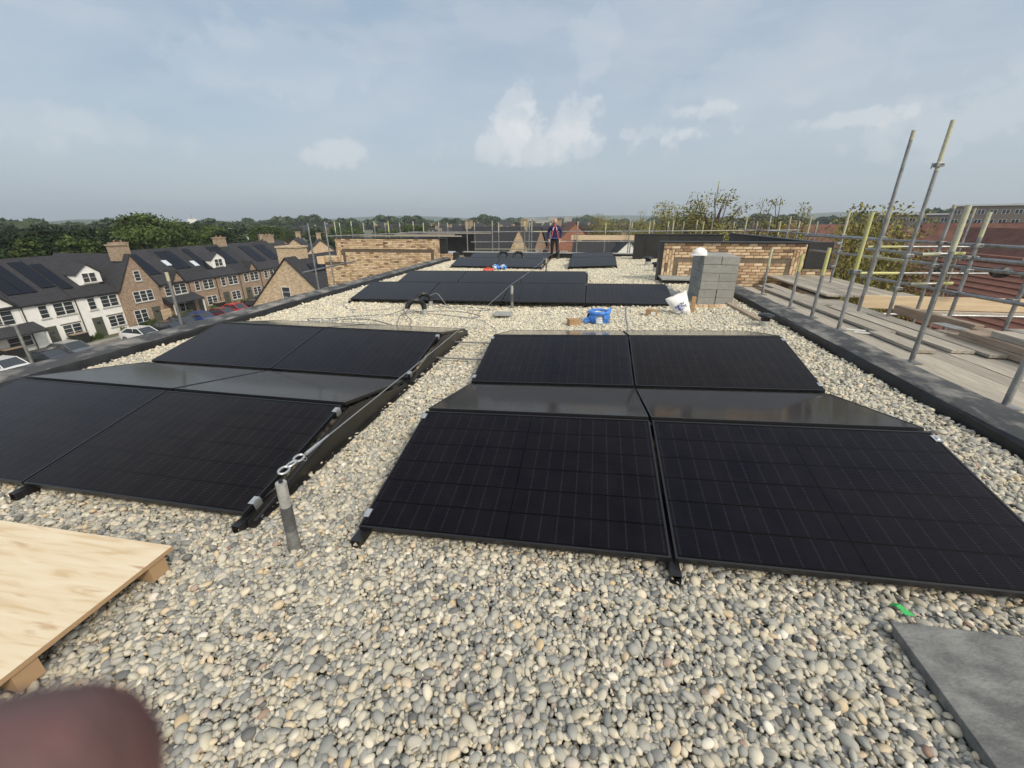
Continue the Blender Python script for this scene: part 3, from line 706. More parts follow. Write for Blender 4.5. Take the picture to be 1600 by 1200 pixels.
tag(MB().box(-.025, .05, -.02, .02, 0, .30).build('board_offcut', m_card, loc=(1.905, 8.05, gz(1.9)), bevel=.003), 'brown board offcut tucked between the white sack and the concrete blocks', 'board')
# block pillar
r = empty('block_stack', (0, 0, gz(2.3)), -.02, 'square stack of grey concrete blocks with a white helmet on top', 'block stack')
bx0, bx1, by0, by1, ch = 1.985, 2.625, 8.80, 9.86, .156
for c in range(6):
    for i in range(2):
        for j in range(3):
            w = (bx1-bx0)/2; d = (by1-by0)/3; jx = rnd.uniform(-.004, .004); jy = rnd.uniform(-.005, .005)
            x0 = bx0+i*w; y0 = by0+j*d
            MB().box(x0+.003+jx, x0+w-.003+jx, y0+.003+jy, y0+d-.003+jy, c*ch+.002, (c+1)*ch-.002-rnd.uniform(0, .003)).build('block', m_block, r, bevel=.003)
# helmet
r = empty('safety_helmet', (2.12, 9.0, gz(2.3)+6*ch-.004), R_(190), 'white safety helmet resting on top of the concrete block stack', 'helmet')
b = MB(); prof = [(.128, .0), (.127, .03), (.118, .075), (.098, .11), (.07, .135), (.035, .15), (.003, .154)]
b.lathe(prof, 28)
for i, v in enumerate(b.v): b.v[i] = (v[0]*1.1, v[1]*.92, v[2]*.90)
b.build('shell', m_white, r, smooth=True)
b = MB()
for i in range(12):
    t0, t1 = R_(-60+120*i/12), R_(-60+120*(i+1)/12)
    def pk(t, k, z): return ((.125+k*1.3*math.cos(t))*1.1*math.cos(t), .125*.92*math.sin(t), z)
    b.poly([pk(t0, 0, .012), pk(t1, 0, .012), pk(t1, .05, .0), pk(t0, .05, .0)]); b.poly([pk(t0, 0, .018), pk(t0, .05, .005), pk(t1, .05, .005), pk(t1, 0, .018)])
b.build('peak', m_white, r, smooth=True)
b = MB()
for y in (-.02, .02): b.tube([(.130*math.cos(t), y, .141*math.sin(t)) for t in [R_(25+130*i/12) for i in range(13)]], .005, 5)
b.build('ridge', m_white, r, smooth=True)
# five bricks in front
for k in range(6):
    x = 2.06+.098*k
    tag(MB().box(-.044, .044, -.05, .05, 0, .055).build('loose_brick', m_brick, loc=(x, 8.52+rnd.uniform(-.01, .01), gz(x)+.0), rz=rnd.uniform(-.04, .04), bevel=.004), f'{["first","second","third","fourth","fifth","sixth"][k]} brick from the left in the row at the foot of the block stack', 'brick', 'bricks lined up before the block stack')
# timber plank and vents
b = MB().box(-.05, .05, -.8, .8, 0, .04); o = b.build('timber_plank', m_boardw, loc=(2.77, 8.05, gz(2.77)+.012), rz=.05, bevel=.003); tag(o, 'brown timber plank on the gravel between block stack and mushroom vent', 'plank')
for x, y, w, lb in ((1.93, 10.9, .34, 'farther'), (1.95, 9.95, .30, 'nearer')):
    tag(MB().box(-w/2, w/2-.03, -.33, .33, 0, .05).build('paving_slab', m_pavl, loc=(x-.05, y, gz(x)+.01), rz=.03, bevel=.004), f'{lb} pale grey slab lying left of the concrete block stack', 'paving slab', 'pale slabs left of the block stack')
def vent(x, y, s, label):
    r = empty('roof_vent', (x, y, gz(x)-.01), 0, label, 'roof vent', 'black capped roof vents')
    MB().lathe([(.085*s, 0), (.085*s, .13*s)], 22).build('collar', m_post, r, smooth=True)
    MB().lathe([(.080*s, .125*s), (.080*s, .20*s), (.1*s, .205*s), (.1*s, .215*s)], 22).build('neck', m_black, r, smooth=True)
    MB().lathe([(.02*s, .205*s), (.135*s, .207*s), (.143*s, .222*s), (.135*s, .245*s), (.10*s, .262*s), (.05*s, .27*s), (.005, .271*s)], 28).build('cap', m_black, r, smooth=True)
vent(2.76, 6.98, .82, 'nearest mushroom vent with black cap and silver collar by the right parapet')
vent(2.16, 14.6, 1.15, 'nearer of two small black capped vents before the dark cladding wall')
vent(2.12, 16.4, 1.25, 'farther of two small black capped vents before the dark cladding wall')
# far odds and ends
r = empty('red_bag', (-3.58, 15.1, gz(-3)), .3, 'red plastic bag lying before the far left array', 'bag')
MB().box(-.19, .19, -.1, .1, 0, .09).build('pouch', m_red, r, bevel=.03)
b = MB().tube([(-.1, 0, .08), (-.06, 0, .13), (.06, 0, .13), (.1, 0, .08)], .012, 6); b.build('handle', m_red, r, smooth=True)
r = empty('blue_bag', (-3.25, 15.5, gz(-3)), -.2, 'blue and clear plastic wrapping heaped before the far left array', 'plastic wrap')
rr = random.Random(4)
for k in range(7):
    bm = bmesh.new(); bmesh.ops.create_icosphere(bm, subdivisions=2, radius=1)
    c = Vector((rr.uniform(-.22, .26), rr.uniform(-.1, .1), rr.uniform(.05, .14)))
    for v in bm.verts: v.co = Vector((v.co.x*.12, v.co.y*.1, v.co.z*.08))*rr.uniform(.75, 1.2) + c
    me = bpy.data.meshes.new('crumple'); bm.to_mesh(me); bm.free(); me.materials.append(m_blue if k % 3 else m_tarp); inst('crumple', me, r)
# green strip
g_ = [(-.024, .034, .006), (-.010, .02, .018), (.002, .003, .014), (.016, -.020, .008)]
b = MB()
for i in range(3):
    a, c = Vector(g_[i]), Vector(g_[i+1]); w = Vector((.012, .007, 0)) if i < 2 else Vector((.018, .0, 0))
    b.poly([a-w, a+w, c+w, c-w]); 
    dn = Vector((0, 0, -.002)); b.poly([a-w+dn, c-w+dn, c+w+dn, a+w+dn])
tag(b.build('plastic_strip', m_green, loc=(1.45, 1.605, gz(1.45)+.028)), 'bright green twisted plastic strip on the gravel beside the dark paving slab', 'plastic strip')
# big slab bottom right
o = MB().box(0, .60, -.60, 0, -.012, .034).build('paving_slab', m_pav, loc=(1.352, 1.525, gz(1.38)+.02), rz=.025, bevel=.003)
o.rotation_euler = (0, -.043, -.012); tag(o, 'large dark grey paving slab in the bottom right corner of the gravel', 'paving slab')
# plywood sheet on battens
r = empty('plywood_pallet', (-2.085, 1.385, 0), .0, 'pale plywood sheet on timber battens lying bottom left', 'plywood sheet')
r.rotation_euler = (0, 0, .0)
MB().box(-1.45, 0, -1.25, 0, .092, .113).build('sheet', m_plye, r); MB().box(-1.449, -.001, -1.249, -.001, .1135, .1155).build('face_veneer', m_ply, r)
for y in (-.075, -.62, -1.15): MB().box(-1.44, -.012, y-.055, y+.03, -.005, .0915).build('batten', m_plye, r)

# ------------------------------------------------------------------ brick gable walls
def bricks_rect(x0, x1, z0, z1, upright, dark, out, rg):
    """fill rect with bricks -> list of (x0,x1,z0,z1,dark)"""
    Lb, Hb, J = .225, .0755, .014
    if not upright:
        n = max(1, round((z1-z0)/Hb)); h = (z1-z0)/n
        for c in range(n):
            x = x0 - (Lb*.5 if c % 2 else 0) - rg.uniform(0, .04)
            while x < x1-.02:
                a, bb = max(x, x0), min(x+Lb, x1)
                if bb-a > .035: out.append((a+J/2, bb-J/2, z0+c*h+J/2, z0+(c+1)*h-J/2, dark))
                x += Lb
    else:
        n = max(1, round((x1-x0)/Hb)); w = (x1-x0)/n
        for c in range(n):
            z = z0 - (Lb*.5 if c % 2 else 0)
            while z < z1-.02:
                a, bb = max(z, z0), min(z+Lb, z1)
                if bb-a > .035: out.append((x0+c*w+J/2, x0+(c+1)*w-J/2, a+J/2, bb-J/2, dark))
                z += Lb
# right gable
YW = 12.35
gw = empty('brick_gable', (4.0, YW, -.15), 0, 'buff brick gable panel with black edge, right of the roof behind the block stack', 'brick wall')
def gpart(nm, mb, m, y=YW, **k): return world_part(nm, mb, m, gw, **k)
gpart('backing', MB().box(1.97, 5.50, YW+.03, YW+.20, -.42, 1.085).box(5.50, 6.2, YW+.031, YW+.20, -.42, .5), m_mortar)
gpart('edge_trim', MB().box(1.87, 1.965, YW-.05, YW+.28, -.03, 1.12), m_clad)
gpart('coping', MB().box(1.87, 5.52, YW-.055, YW+.28, 1.123, 1.15), m_clad)
gpart('end_panel', MB().box(5.525, 6.10, YW+.02, YW+.19, .512, 1.15), m_clad)
gpart('ledge', MB().box(5.50, 6.25, YW-.06, YW+.018, .503, .53), m_clad)
out = []; rg = random.Random(11); zt, zs, zb = 1.112, .495, -.42
D1, D2 = .375, .495; X0, X1, XT = 1.97, 5.50, 6.2
bricks_rect(X0, X1, zt-.15, zt, False, 0, out, rg)
bricks_rect(X0, X0+.30, zb, zt-.15, True, 0, out, rg); bricks_rect(X1-.30, X1, zs-D1, zt-.15, True, 0, out, rg)
bricks_rect(X0+.30, X1-.30, zt-D1, zt-.15, False, 0, out, rg)
bricks_rect(X0+.30, X1-.30, zt-D2, zt-D1, False, 1, out, rg)
bricks_rect(X0+.30, X0+.42, zb, zt-D2, True, 1, out, rg); bricks_rect(X1-.42, X1-.30, zs-D2, zt-D2, True, 1, out, rg)
bricks_rect(X1, XT, zs-D1, zs, False, 0, out, rg); bricks_rect(X1-.30, XT, zs-D2, zs-D1, False, 1, out, rg)
bricks_rect(X0+.42, X1-.42, zs-D2, zt-D2, False, 0, out, rg); bricks_rect(X0+.42, XT, zb, zs-D2, False, 0, out, rg)
cache = {}
for (a, bb, c, d, dk) in out:
    w, h = round(bb-a, 2), round(d-c, 2); key = (w, h, dk, rg.randrange(2))
    if key not in cache: cache[key] = MB().box(-w/2, w/2, -.05, .05, -h/2, h/2).mesh('brick', m_brickdk if dk else (m_brick if rg.random() > .08 or w < h else m_brickdk))
    o = inst('brick', cache[key], gw, (0, 0, 0)); o.location = Vector(((a+bb)/2, YW+.062+(.022 if dk else rg.uniform(-.003, .003)), (c+d)/2)) - Vector(gw.location)
    o.scale = ((bb-a)/w, 1, (d-c)/h)
print('right wall bricks', len(out))
# left gable (farther)
YL = 18.89
lw = empty('brick_gable', (-9.3, YL, GROUND), 0, 'long buff brick gable wall with stepped corners, left beyond the parapet', 'brick wall')
def lpart(nm, mb, m, **k): return world_part(nm, mb, m, lw, **k)
lpart('backing', MB().box(-11.88, -6.72, YL+.03, YL+.3, .12, .87).box(-12.57, -6.72, YL+.031, YL+.3, GROUND, .119).box(-6.719, -6.1, YL+.03, YL+.3, -.6, .26), m_mortar)
lpart('end_panel', MB().box(-6.70, -6.42, YL+.02, YL+.3, .275, .90), m_clad); lpart('end_panel', MB().box(-6.08, -5.9, YL-.05, YL+.3, -.02, .32), m_clad)
lpart('coping', MB().box(-11.9, -6.42, YL-.03, YL+.35, .903, .93), m_clad)
out = []
a0, a1, zt, zl, zr = -11.88, -6.72, .885, .12, .26
bricks_rect(a0, a1, zt-.15, zt, False, 0, out, rg); bricks_rect(a0, a0+.3, zl-.3, zt-.15, True, 0, out, rg); bricks_rect(a1-.3, a1, zr-.3, zt-.15, True, 0, out, rg)
bricks_rect(a0+.3, a1-.3, zt-.45, zt-.15, False, 0, out, rg); bricks_rect(a0+.3, a1-.3, zt-.6, zt-.45, False, 1, out, rg)
bricks_rect(a0+.3, a0+.45, zl-.45, zt-.6, True, 1, out, rg); bricks_rect(a1-.45, a1-.3, -.4, zt-.6, True, 1, out, rg)
bricks_rect(-12.57, a0, zl-.3, zl, False, 0, out, rg); bricks_rect(-12.57, a0+.3, zl-.45, zl-.3, False, 1, out, rg)
bricks_rect(a1-.0, -6.1, -.4, zr, False, 0, out, rg); bricks_rect(a0+.45, a1-.45, -.33, zt-.6, False, 0, out, rg); bricks_rect(-12.57, a1, -2.6, -.33, False, 0, out, rg)
for nm, dk, m in (('brickwork', 0, m_brick_i), ('dark_brick_band', 1, m_brickdk)):
    b = MB()
    for (a, bb, c, d, k) in out:
        if k == dk:
            dy = .02 if dk else rg.uniform(-.004, .004); b.box(a, bb, YL+.0+dy, YL+.05, c, d)
    o = lpart(nm, b, m); o['kind'] = 'stuff'
tag_b = MB().box(-12.95, -12.59, YL-.02, YL+.3, -.28, .06); lpart('corner_block', tag_b, m_brick_i)
print('left wall bricks', len(out))

# dark clad walls
def clad(x0, x1, y, z0, z1, seams, label):
    r = empty('clad_wall', ((x0+x1)/2, y, z0), 0, label, 'wall'); xs = [x0]+seams+[x1]
    for i in range(len(xs)-1):
        world_part('panel', MB().box(xs[i]+.004, xs[i+1]-.004, y, y+.06, z0, z1), m_clad, r)
    world_part('coping', MB().box(x0-.03, x1+.03, y-.03, y+.22, z1+.002, z1+.03), m_clad, r)
    world_part('core', MB().box(x0+.01, x1-.01, y+.062, y+.2, z0, z1-.002), m_dark, r)
clad(1.79, 5.25, 18.86, gz(1.8)-.1, 1.10, [2.25, 3.21, 4.15], 'black clad wall of wide panels at the far right end of the gravel roof')
clad(-9.2, -6.12, 22.64, -.1, .95, [-8.3, -7.4, -6.75], 'black clad wall behind the left brick gable')
r = empty('clad_wall', (6.0, 16.6, -.4), 0, 'long black clad upstand running away behind the right brick gable', 'wall')
for k in range(7):
    world_part('panel', MB().box(6.0, 6.06, 12.56+k*1.17, 13.72+k*1.17, -.4, 1.10), m_clad, r)
world_part('coping', MB().box(5.96, 6.2, 12.56, 20.74, 1.103, 1.13), m_clad, r)
r = empty('rooflight', (-7.35, 21.2, -.08), 0, 'white flat rooflight between the left brick gable and the black clad wall', 'rooflight')
MB().box(-.75, .55, -.5, .5, 0, .22).build('kerb', m_white, r); MB().box(-.70, .50, -.45, .45, .223, .26).build('dome', m_tarp, r, bevel=.01)

# ------------------------------------------------------------------ scaffold, right side
ordn = ['first', 'second', 'third', 'fourth', 'fifth', 'sixth', 'seventh', 'eighth', 'ninth', 'tenth', 'eleventh', 'twelfth']
def pole(x, y, z0, z1, label, tip=.5, m_t=None, group='upright scaffold poles on the right', r=.0242, lean=(0, 0), clamp=None):
    e = empty('scaffold_pole', (x, y, z0), 0, label, 'scaffold pole', group); h = z1-z0
    MB().tube([(0, 0, 0), (lean[0], lean[1], h)], r, 12).build('tube', m_steel, e, smooth=True)
    if tip:
        t0 = 1-min(tip, h*.95)/h
        MB().tube([(lean[0]*t0, lean[1]*t0, h*t0), (lean[0]*1.001, lean[1]*1.001, h+.004)], r+.0012, 12).build('painted_end', m_t or m_ypale, e, smooth=True)
    for c in (clamp or []):
        coupler(e, (lean[0]*c/h, lean[1]*c/h, c))
    return e
def coupler(parent, p):
    x, y, z = p; b = MB(); b.box(x-.04, x+.04, y-.04, y+.04, z-.026, z+.026); b.box(x+.04, x+.072, y-.018, y+.018, z-.018, z+.018); b.tube([(x-.055, y+.03, z+.03), (x-.055, y+.03, z-.045)], .008, 6); b.tube([(x+.03, y-.06, z+.01), (x+.03, y-.06+.05, z+.01)], .009, 6)
    return b.build('coupler', m_steel, parent, bevel=.006)
def ledger(a, b_, label, ends=(), group='scaffold guard rails', r=.0242, m=None):
    a, b_ = Vector(a), Vector(b_); e = empty('scaffold_rail', a, 0, label, 'scaffold rail', group); d = b_-a
    MB().tube([(0, 0, 0), d], r, 12).build('tube', m or m_steel, e, smooth=True)
    for t0, t1, mm in ends: MB().tube([d*t0, d*t1], r+.0012, 12).build('painted_end', mm, e, smooth=True)
    return e
DZ = .26
inner = [(3.60, 9.54, 1.16, .35), (3.57, 8.14, 1.15, .28), (3.57, 7.34, 1.30, .4), (3.55, 6.51, 1.79, .75), (3.56, 5.05, 1.83, .42), (3.52, 3.86, 1.85, .4), (3.54, 2.6, 1.85, .4)]
for k, (x, y, z, t) in enumerate(inner):
    nm = ['farthest', 'second farthest', 'third farthest', 'fourth farthest', 'tall', 'nearest visible', 'out of frame'][k]
    pole(x, y, .10, z, f'{nm} yellow-tipped pole of the inner scaffold row along the parapet', t, m_yel if k in (2, 3, 1) else m_ypale, clamp=[.95] if k == 3 else None)
outer = [(5.52, 10.94, -3, 1.86, .5, 'pale-tipped outer pole just right of the brick gable'), (4.60, 8.02, -2, 2.92, .12, 'left one of the two tallest scaffold poles'), (5.60, 9.71, -3, 1.90, .4, 'outer pole close behind the left tallest pole'),
         (4.66, 7.38, -2, 2.93, .6, 'right one of the two tallest poles, with a coupler high up'), (5.37, 7.88, -3, 1.9, .05, 'plain grey outer pole right of the two tallest poles'), (5.31, 7.14, -3, 1.79, .32, 'outer pole with a worn pale tip above the planks'),
         (8.85, 12.34, -4, 1.93, .2, 'distant pole standing beyond the tiled roof end'), (5.58, 6.57, -4, .80+.8, .2, 'outer pole at the right picture edge behind the timber stack')]
for k, (x, y, z0, z1, t, lb) in enumerate(outer):
    pole(x, y, z0, z1, lb, t, m_ypale, clamp=([2.4+2.0, 2+.72, 2+1.2] if k == 3 else [3.7, 4.2] if k in (4, 5) else None))
# rails along the outer row
ledger((5.43, 12.5, 1.31), (5.43, 3.0, 1.40), 'upper thin guard rail along the outer scaffold row, running into the distance')
ledger((5.50, 12.2, .97), (5.52, 5.2, 1.06), 'lower thin guard rail behind the outer scaffold row', ((.32, .5, m_ypale),))
ledger((5.30, 9.56, 1.16), (5.30, 2.6, 1.24), 'thick guard rail at chest height on the outer row')
ledger((5.28, 9.44, .66), (5.28, 2.6, .80), 'thick guard rail at knee height on the outer row')
ledger((5.40, 9.74, 1.19), (9.6, 9.80, 1.22), 'upper rail with yellow end crossing to the right', ((0, .14, m_yel),))
ledger((5.38, 9.70, .69), (9.6, 9.76, .74), 'lower rail with yellow end crossing to the right', ((0, .16, m_yel), (.52, .8, m_ypale)))
ledger((4.86, 7.42, 1.215), (5.40, 7.42, 1.235), 'short yellow transom stub at chest height', ((.0, .42, m_ypale), (.66, 1, m_yel)))
ledger((4.87, 7.46, .775), (5.42, 7.46, .80), 'short yellow transom stub at knee height', ((.0, .4, m_ypale), (.6, 1, m_yel)))
ledger((5.0, 8.78, .05), (8.2, 8.80, .08), 'low transom tube below the pine toe board', ((.05, .12, m_yel),))
ledger((6.2, 6.8, -.9), (7.2, 7.6, .0), 'slanting brace tube below the right scaffold lift')
for o in [q for q in bpy.data.objects if q.name.startswith('scaffold_pole') and q.location.x > 5.2 and q.location.x < 5.7]:
    for zc in (.70, 1.02, 1.20, 1.36): coupler(o, (-.05 if zc in (.70, 1.20) else 0, 0, zc-o.location.z))
for o in [q for q in bpy.data.objects if q.name.startswith('scaffold_pole') and 3.4 < q.location.x < 3.7]:
    MB().box(-.075, .075, -.075, .075, .145, .152).build('base_plate', m_steel, o)
# deck boards of the near lift (each board a part of the deck)
dk = empty('scaffold_deck', (3.5, 5, .2), 0, 'weathered scaffold boards laid along the right parapet', 'scaffold deck')
def board(x0, x1, y0, y1, z, parent=dk, m=m_board, th=.038, rz=0):
    w, l = x1-x0, y1-y0
    o = MB().box(-w/2, w/2, -l/2, l/2, -th, 0).build('board', m, parent, bevel=.003)
    o.location = Vector(((x0+x1)/2, (y0+y1)/2, z)) - Vector(parent.location); o.rotation_euler.z = rz; return o
for k in range(8):
    x0 = 3.53+.232*k
    cuts = [[-1, 2.9, 6.8, 10.6], [-1, 2.0, 5.9, 9.8], [-1, 3.4, 7.3, 11.0]][k % 3]
    for i in range(3):
        if k >= 6 and i == 2: continue
        board(x0, x0+.225, cuts[i]+.006, cuts[i+1]-.006, .235+rnd.uniform(-.003, .004))
# raised boards lying loosely on the deck
lb_ = ['long board lying from the brick gable along the middle of the scaffold deck', 'short lapped board beside the tall inner pole', 'lapped board next to the timber stack', 'lapped board beyond the timber stack', 'board lying near the outer edge of the deck']
for k, (x0, x1, y0, y1, z, a) in enumerate([(3.88, 4.12, 6.35, 10.2, .283, .03), (3.84, 4.07, 5.45, 6.35+.0, .2795, .0), (4.22, 4.46, 5.5, 8.2, .281, .02), (4.5, 4.72, 5.35, 7.6, .2835, .01), (4.1, 4.33, 8.3, 11.0, .280, -.01)]):
    w, l = x1-x0, y1-y0; o = MB().box(-w/2, w/2, -l/2, l/2, -.038, 0).build('scaffold_board', m_board, loc=((x0+x1)/2, (y0+y1)/2, z+.002), rz=a, bevel=.003); tag(o, lb_[k], 'board', 'loose boards on the scaffold deck')
# timber stack at right
for k, (x, y0, y1, z, lb) in enumerate([(4.80, 4.3, 6.25, .31, 'bottom left timber of the stack on the scaffold deck'), (5.03, 4.2, 6.35, .31, 'bottom right timber of the stack on the scaffold deck'), (4.82, 4.2, 6.1, .385, 'middle left timber of the stack on the scaffold deck'), (5.04, 4.3, 6.25, .385, 'middle right timber of the stack on the scaffold deck'), (4.9, 4.0, 5.75, .46, 'topmost timber of the stack on the scaffold deck'), (5.12, 4.0, 5.9, .462, 'second timber on top of the stack on the scaffold deck')]):
    o = MB().box(-.11, .11, -(y1-y0)/2, (y1-y0)/2, -.072, 0).build('timber', m_boardw if k < 4 else m_board, loc=(x, (y0+y1)/2, z+.012), rz=rnd.uniform(-.02, .03), bevel=.004); tag(o, lb, 'timber', 'timbers stacked on the scaffold deck')
o = MB().box(-.09, .09, -.2, .2, -.012, 0).build('metal_plate', m_pavl, loc=(4.93, 6.55, .345), rz=.1); tag(o, 'flat pale plate lying beyond the timber stack', 'plate')
o = MB().box(-.06, .06, -.7, .7, -.13, 0).build('timber_beam', m_boardw, loc=(5.16, 7.2, .38), rz=.10, bevel=.005); tag(o, 'dark brown beam lying at the outer edge behind the timber stack', 'beam')
for k, (x, y, a) in enumerate([(3.76, 6.48, 1.3), (3.78, 6.32, 1.15)]):
    tag(MB().box(-.012, .012, -.11, .11, 0, .012).build('wood_offcut', m_white, loc=(x, y, .252), rz=a), ['longer white offcut on the boards by an inner pole', 'shorter white offcut on the boards by an inner pole'][k], 'offcut')
# far lift boards + pine toe board
dk2 = empty('scaffold_deck', (6, 11, .2), 0, 'pale scaffold boards of the far lift right of the brick gable', 'scaffold deck')
for k in range(6):
    board(4.62+.245*k, 4.85+.245*k, 9.15, 13.6+.05*k, .33+rnd.uniform(-.004, .004), dk2)
    if k < 5: board(6.1+.245*k, 6.33+.245*k, 9.15, 11.3, .1+rnd.uniform(-.004, .004), dk2)
o = MB().box(0, 4.4, -.02, .02, -.12, .12).build('toe_board', m_pine, loc=(5.12, 9.0, .24), rz=0, bevel=.003); tag(o, 'new pine toe board on edge crossing the scaffold', 'toe board')
o = MB().box(0, 3.9, -.06, .06, -.02, .02).build('soldier_board', m_board, loc=(6.1, 8.86, .10), bevel=.003); tag(o, 'weathered board lying flat under the pine toe board', 'board')
# black rags over rails
def rag(x, y, z, s, label):
    bm = bmesh.new(); bmesh.ops.create_icosphere(bm, subdivisions=2, radius=s); rr = random.Random(int(x*100))
    for v in bm.verts: v.co = Vector((v.co.x*1.2, v.co.y*.5, v.co.z*.7))*rr.uniform(.75, 1.25)
    me = bpy.data.meshes.new('rag'); bm.to_mesh(me); bm.free(); me.materials.append(m_black); o = inst('strap_bundle', me, None, (x, y, z)); tag(o, label, 'strap bundle')
rag(6.9, 8.6, .86, .13, 'black strap bundle hanging at the right between the rails'); rag(5.45, 7.9, .95, .06, 'small black strap knot on the rail behind the grey pole')

# scaffold at left and far end
ledpts = []
pole(-7.0, 6.05, -2.2, .90, 'single pale-tipped pole leaning past the left parapet in front of the brick terrace', .14, group='upright scaffold poles beyond the left parapet', m_t=m_ypale)
for x, y, z1, lb in ((-8.0, 11.5, 1.62, 'left pole of the scaffold bay before the buff gable house'), (-9.0, 13.88, 1.66, 'right pole of the scaffold bay before the long brick gable')):
    pole(x, y, -4.0, z1, lb, 0, group='upright scaffold poles beyond the left parapet')
ledger((-8.0-.45, 11.5, .24), (-8.6, 14.8, .28), 'short rail tying the two poles left of the long brick gable', group='rails left of the long brick gable')
ledger((-8.0, 11.45, -.55), (-7.2, 13.7, -.5), 'lower rail near the left parapet before the brick gable', group='rails left of the long brick gable')
ledger((-9.0, 13.9, 1.18), (-6.8, 17.6, 1.2), 'upper rail rising towards the left end of the brick gable', group='rails left of the long brick gable')
XS = [522, 530, 548, 567, 584, 601, 606, 624, 645, 661, 685, 699, 729, 741, 769, 779, 820, 827, 831, 860, 903, 947, 985, 988, 1016, 1022, 1045, 1053, 1069, 1090, 1100, 1114, 1148, 1168, 1184, 1205, 1220, 1236, 1250, 1268, 1278]
def ray_at_y(px, py, Y):
    d = px_dir(px, py); t = Y/d.y; return Vector((0, 0, CAMH)) + d*t
for k, px in enumerate(XS):
    side = 'left stretch' if px < 745 else 'middle stretch by the person' if px < 995 else 'right stretch above the black clad walls'
    if px < 700: Y = 21.5+(k % 2)*3.2
    elif px < 1000: Y = 21.9+(k % 2)*1.1
    elif px < 1120: Y = 21.6+(k % 3)*1.3
    else:
        Y = None
    if Y is None:      # the side scaffold running back to us along x = 7
        d = px_dir(px, 360); t = (6.9 if k % 2 else 7.9)/d.x; Y = d.y*t
    p = ray_at_y(px, 346 + (2 if px < 1000 else -2)*(k % 2) - (6 if px > 1150 and k % 2 else 0), Y)
    if px == 1114: p.z += 1.7
    first = [q for q in XS if (q < 745) == (px < 745) and (q < 995) == (px < 995)]
    i = first.index(px)+1
    sfx = {1: 'st', 2: 'nd', 3: 'rd'}.get(i if i < 20 else i % 10, 'th')
    pole(p.x, p.y, -2.5 if px > 700 else -1, p.z, f'far scaffold pole, {i}{sfx} from the left in the {side}', .22 if k % 3 else .5, m_yel if k % 5 == 1 else m_ypale, group='far row of scaffold poles', r=.026)
ledger((-9.5, 22.0, 1.09), (2.6, 22.0, 1.16), 'upper guard rail across the far end of the roof behind the person', group='far guard rails', ends=((.55, .62, m_ypale),))
ledger((-6.1, 22.0, .62), (2.6, 22.0, .70), 'lower guard rail across the far end of the roof behind the person', group='far guard rails', ends=((.5, .56, m_ypale),))
ledger((2.6, 21.9, 1.16), (9.2, 21.9, 1.22), 'guard rail above the black clad wall at the far right', group='far guard rails', ends=((.3, .8, m_ypale),))
ledger((7.1, 22.5, 1.25), (6.9, 12.2, 1.25), 'guard rail running back above the long black upstand', group='far guard rails')
ledger((-6.0, 22.3, .25), (-2, 22.3, .27), 'lowest rail at the far end left of the person', group='far guard rails', ends=((0, .9, m_ypale),))
for k, (x, l, y, z, lb) in enumerate([(-9.2, 6.2, 20.3, .985, 'long pale board lying on top of the left brick gable'), (-7.6, 5.0, 22.3, 1.06, 'weathered board on top of the black clad wall behind the left gable'), (-8.4, 3.2, 21.4, 1.0, 'shorter board lying behind the left brick gable')]):
    tag(MB().box(-l/2, l/2, -.11, .11, -.04, 0).build('scaffold_board', m_board, loc=(x, y, z), bevel=.003), lb, 'board', 'boards on the far lift')
o = MB().box(-.95, 2.25, -.02, .02, -.115, .115).build('toe_board', m_pine, loc=(0, 22.05, .86), rz=0); tag(o, 'pale timber beam on edge at the far end right of the person', 'toe board')

# ------------------------------------------------------------------ person
def skin_obj(name, verts, edges, radii, m, parent, sub=2, root=0, loc=(0, 0, 0)):
    me = bpy.data.meshes.new(name); me.from_pydata([Vector(v) for v in verts], edges, []); o = bpy.data.objects.new(name, me); COL.objects.link(o); o.parent = parent; o.location = loc
    md = o.modifiers.new('skin', 'SKIN'); md.use_smooth_shade = True
    sv = me.skin_vertices[0].data if me.skin_vertices else None
    if sv is None:
        bm = bmesh.new(); bm.from_mesh(me); lay = bm.verts.layers.skin.verify(); bm.to_mesh(me); bm.free(); sv = me.skin_vertices[0].data
    for i, r in enumerate(radii):
        sv[i].radius = r if hasattr(r, '__len__') else (r, r); sv[i].use_root = (i == root); sv[i].use_loose = False
    s = o.modifiers.new('sub', 'SUBSURF'); s.levels = sub; s.render_levels = sub
    me.materials.append(m); return o
m_navy = mat('navy_jacket', (.012, .015, .06), .8, var=.3, vscale=8); m_trs = mat('dark_trousers', (.015, .015, .018), .85)
m_skin = mat('skin', (.52, .30, .22), .55); m_hair = mat('fair_hair', (.42, .30, .18), .7); m_harn = mat('harness_red', (.60, .10, .13), .6); m_harw = mat('harness_pale', (.65, .62, .66), .6); m_boot = mat('boots', (.10, .08, .06), .8)
pr = empty('person', (-1.62, 20.15, gz(-1.6)), .05, 'person in navy jacket, dark trousers and red harness standing at the far roof edge', 'person')
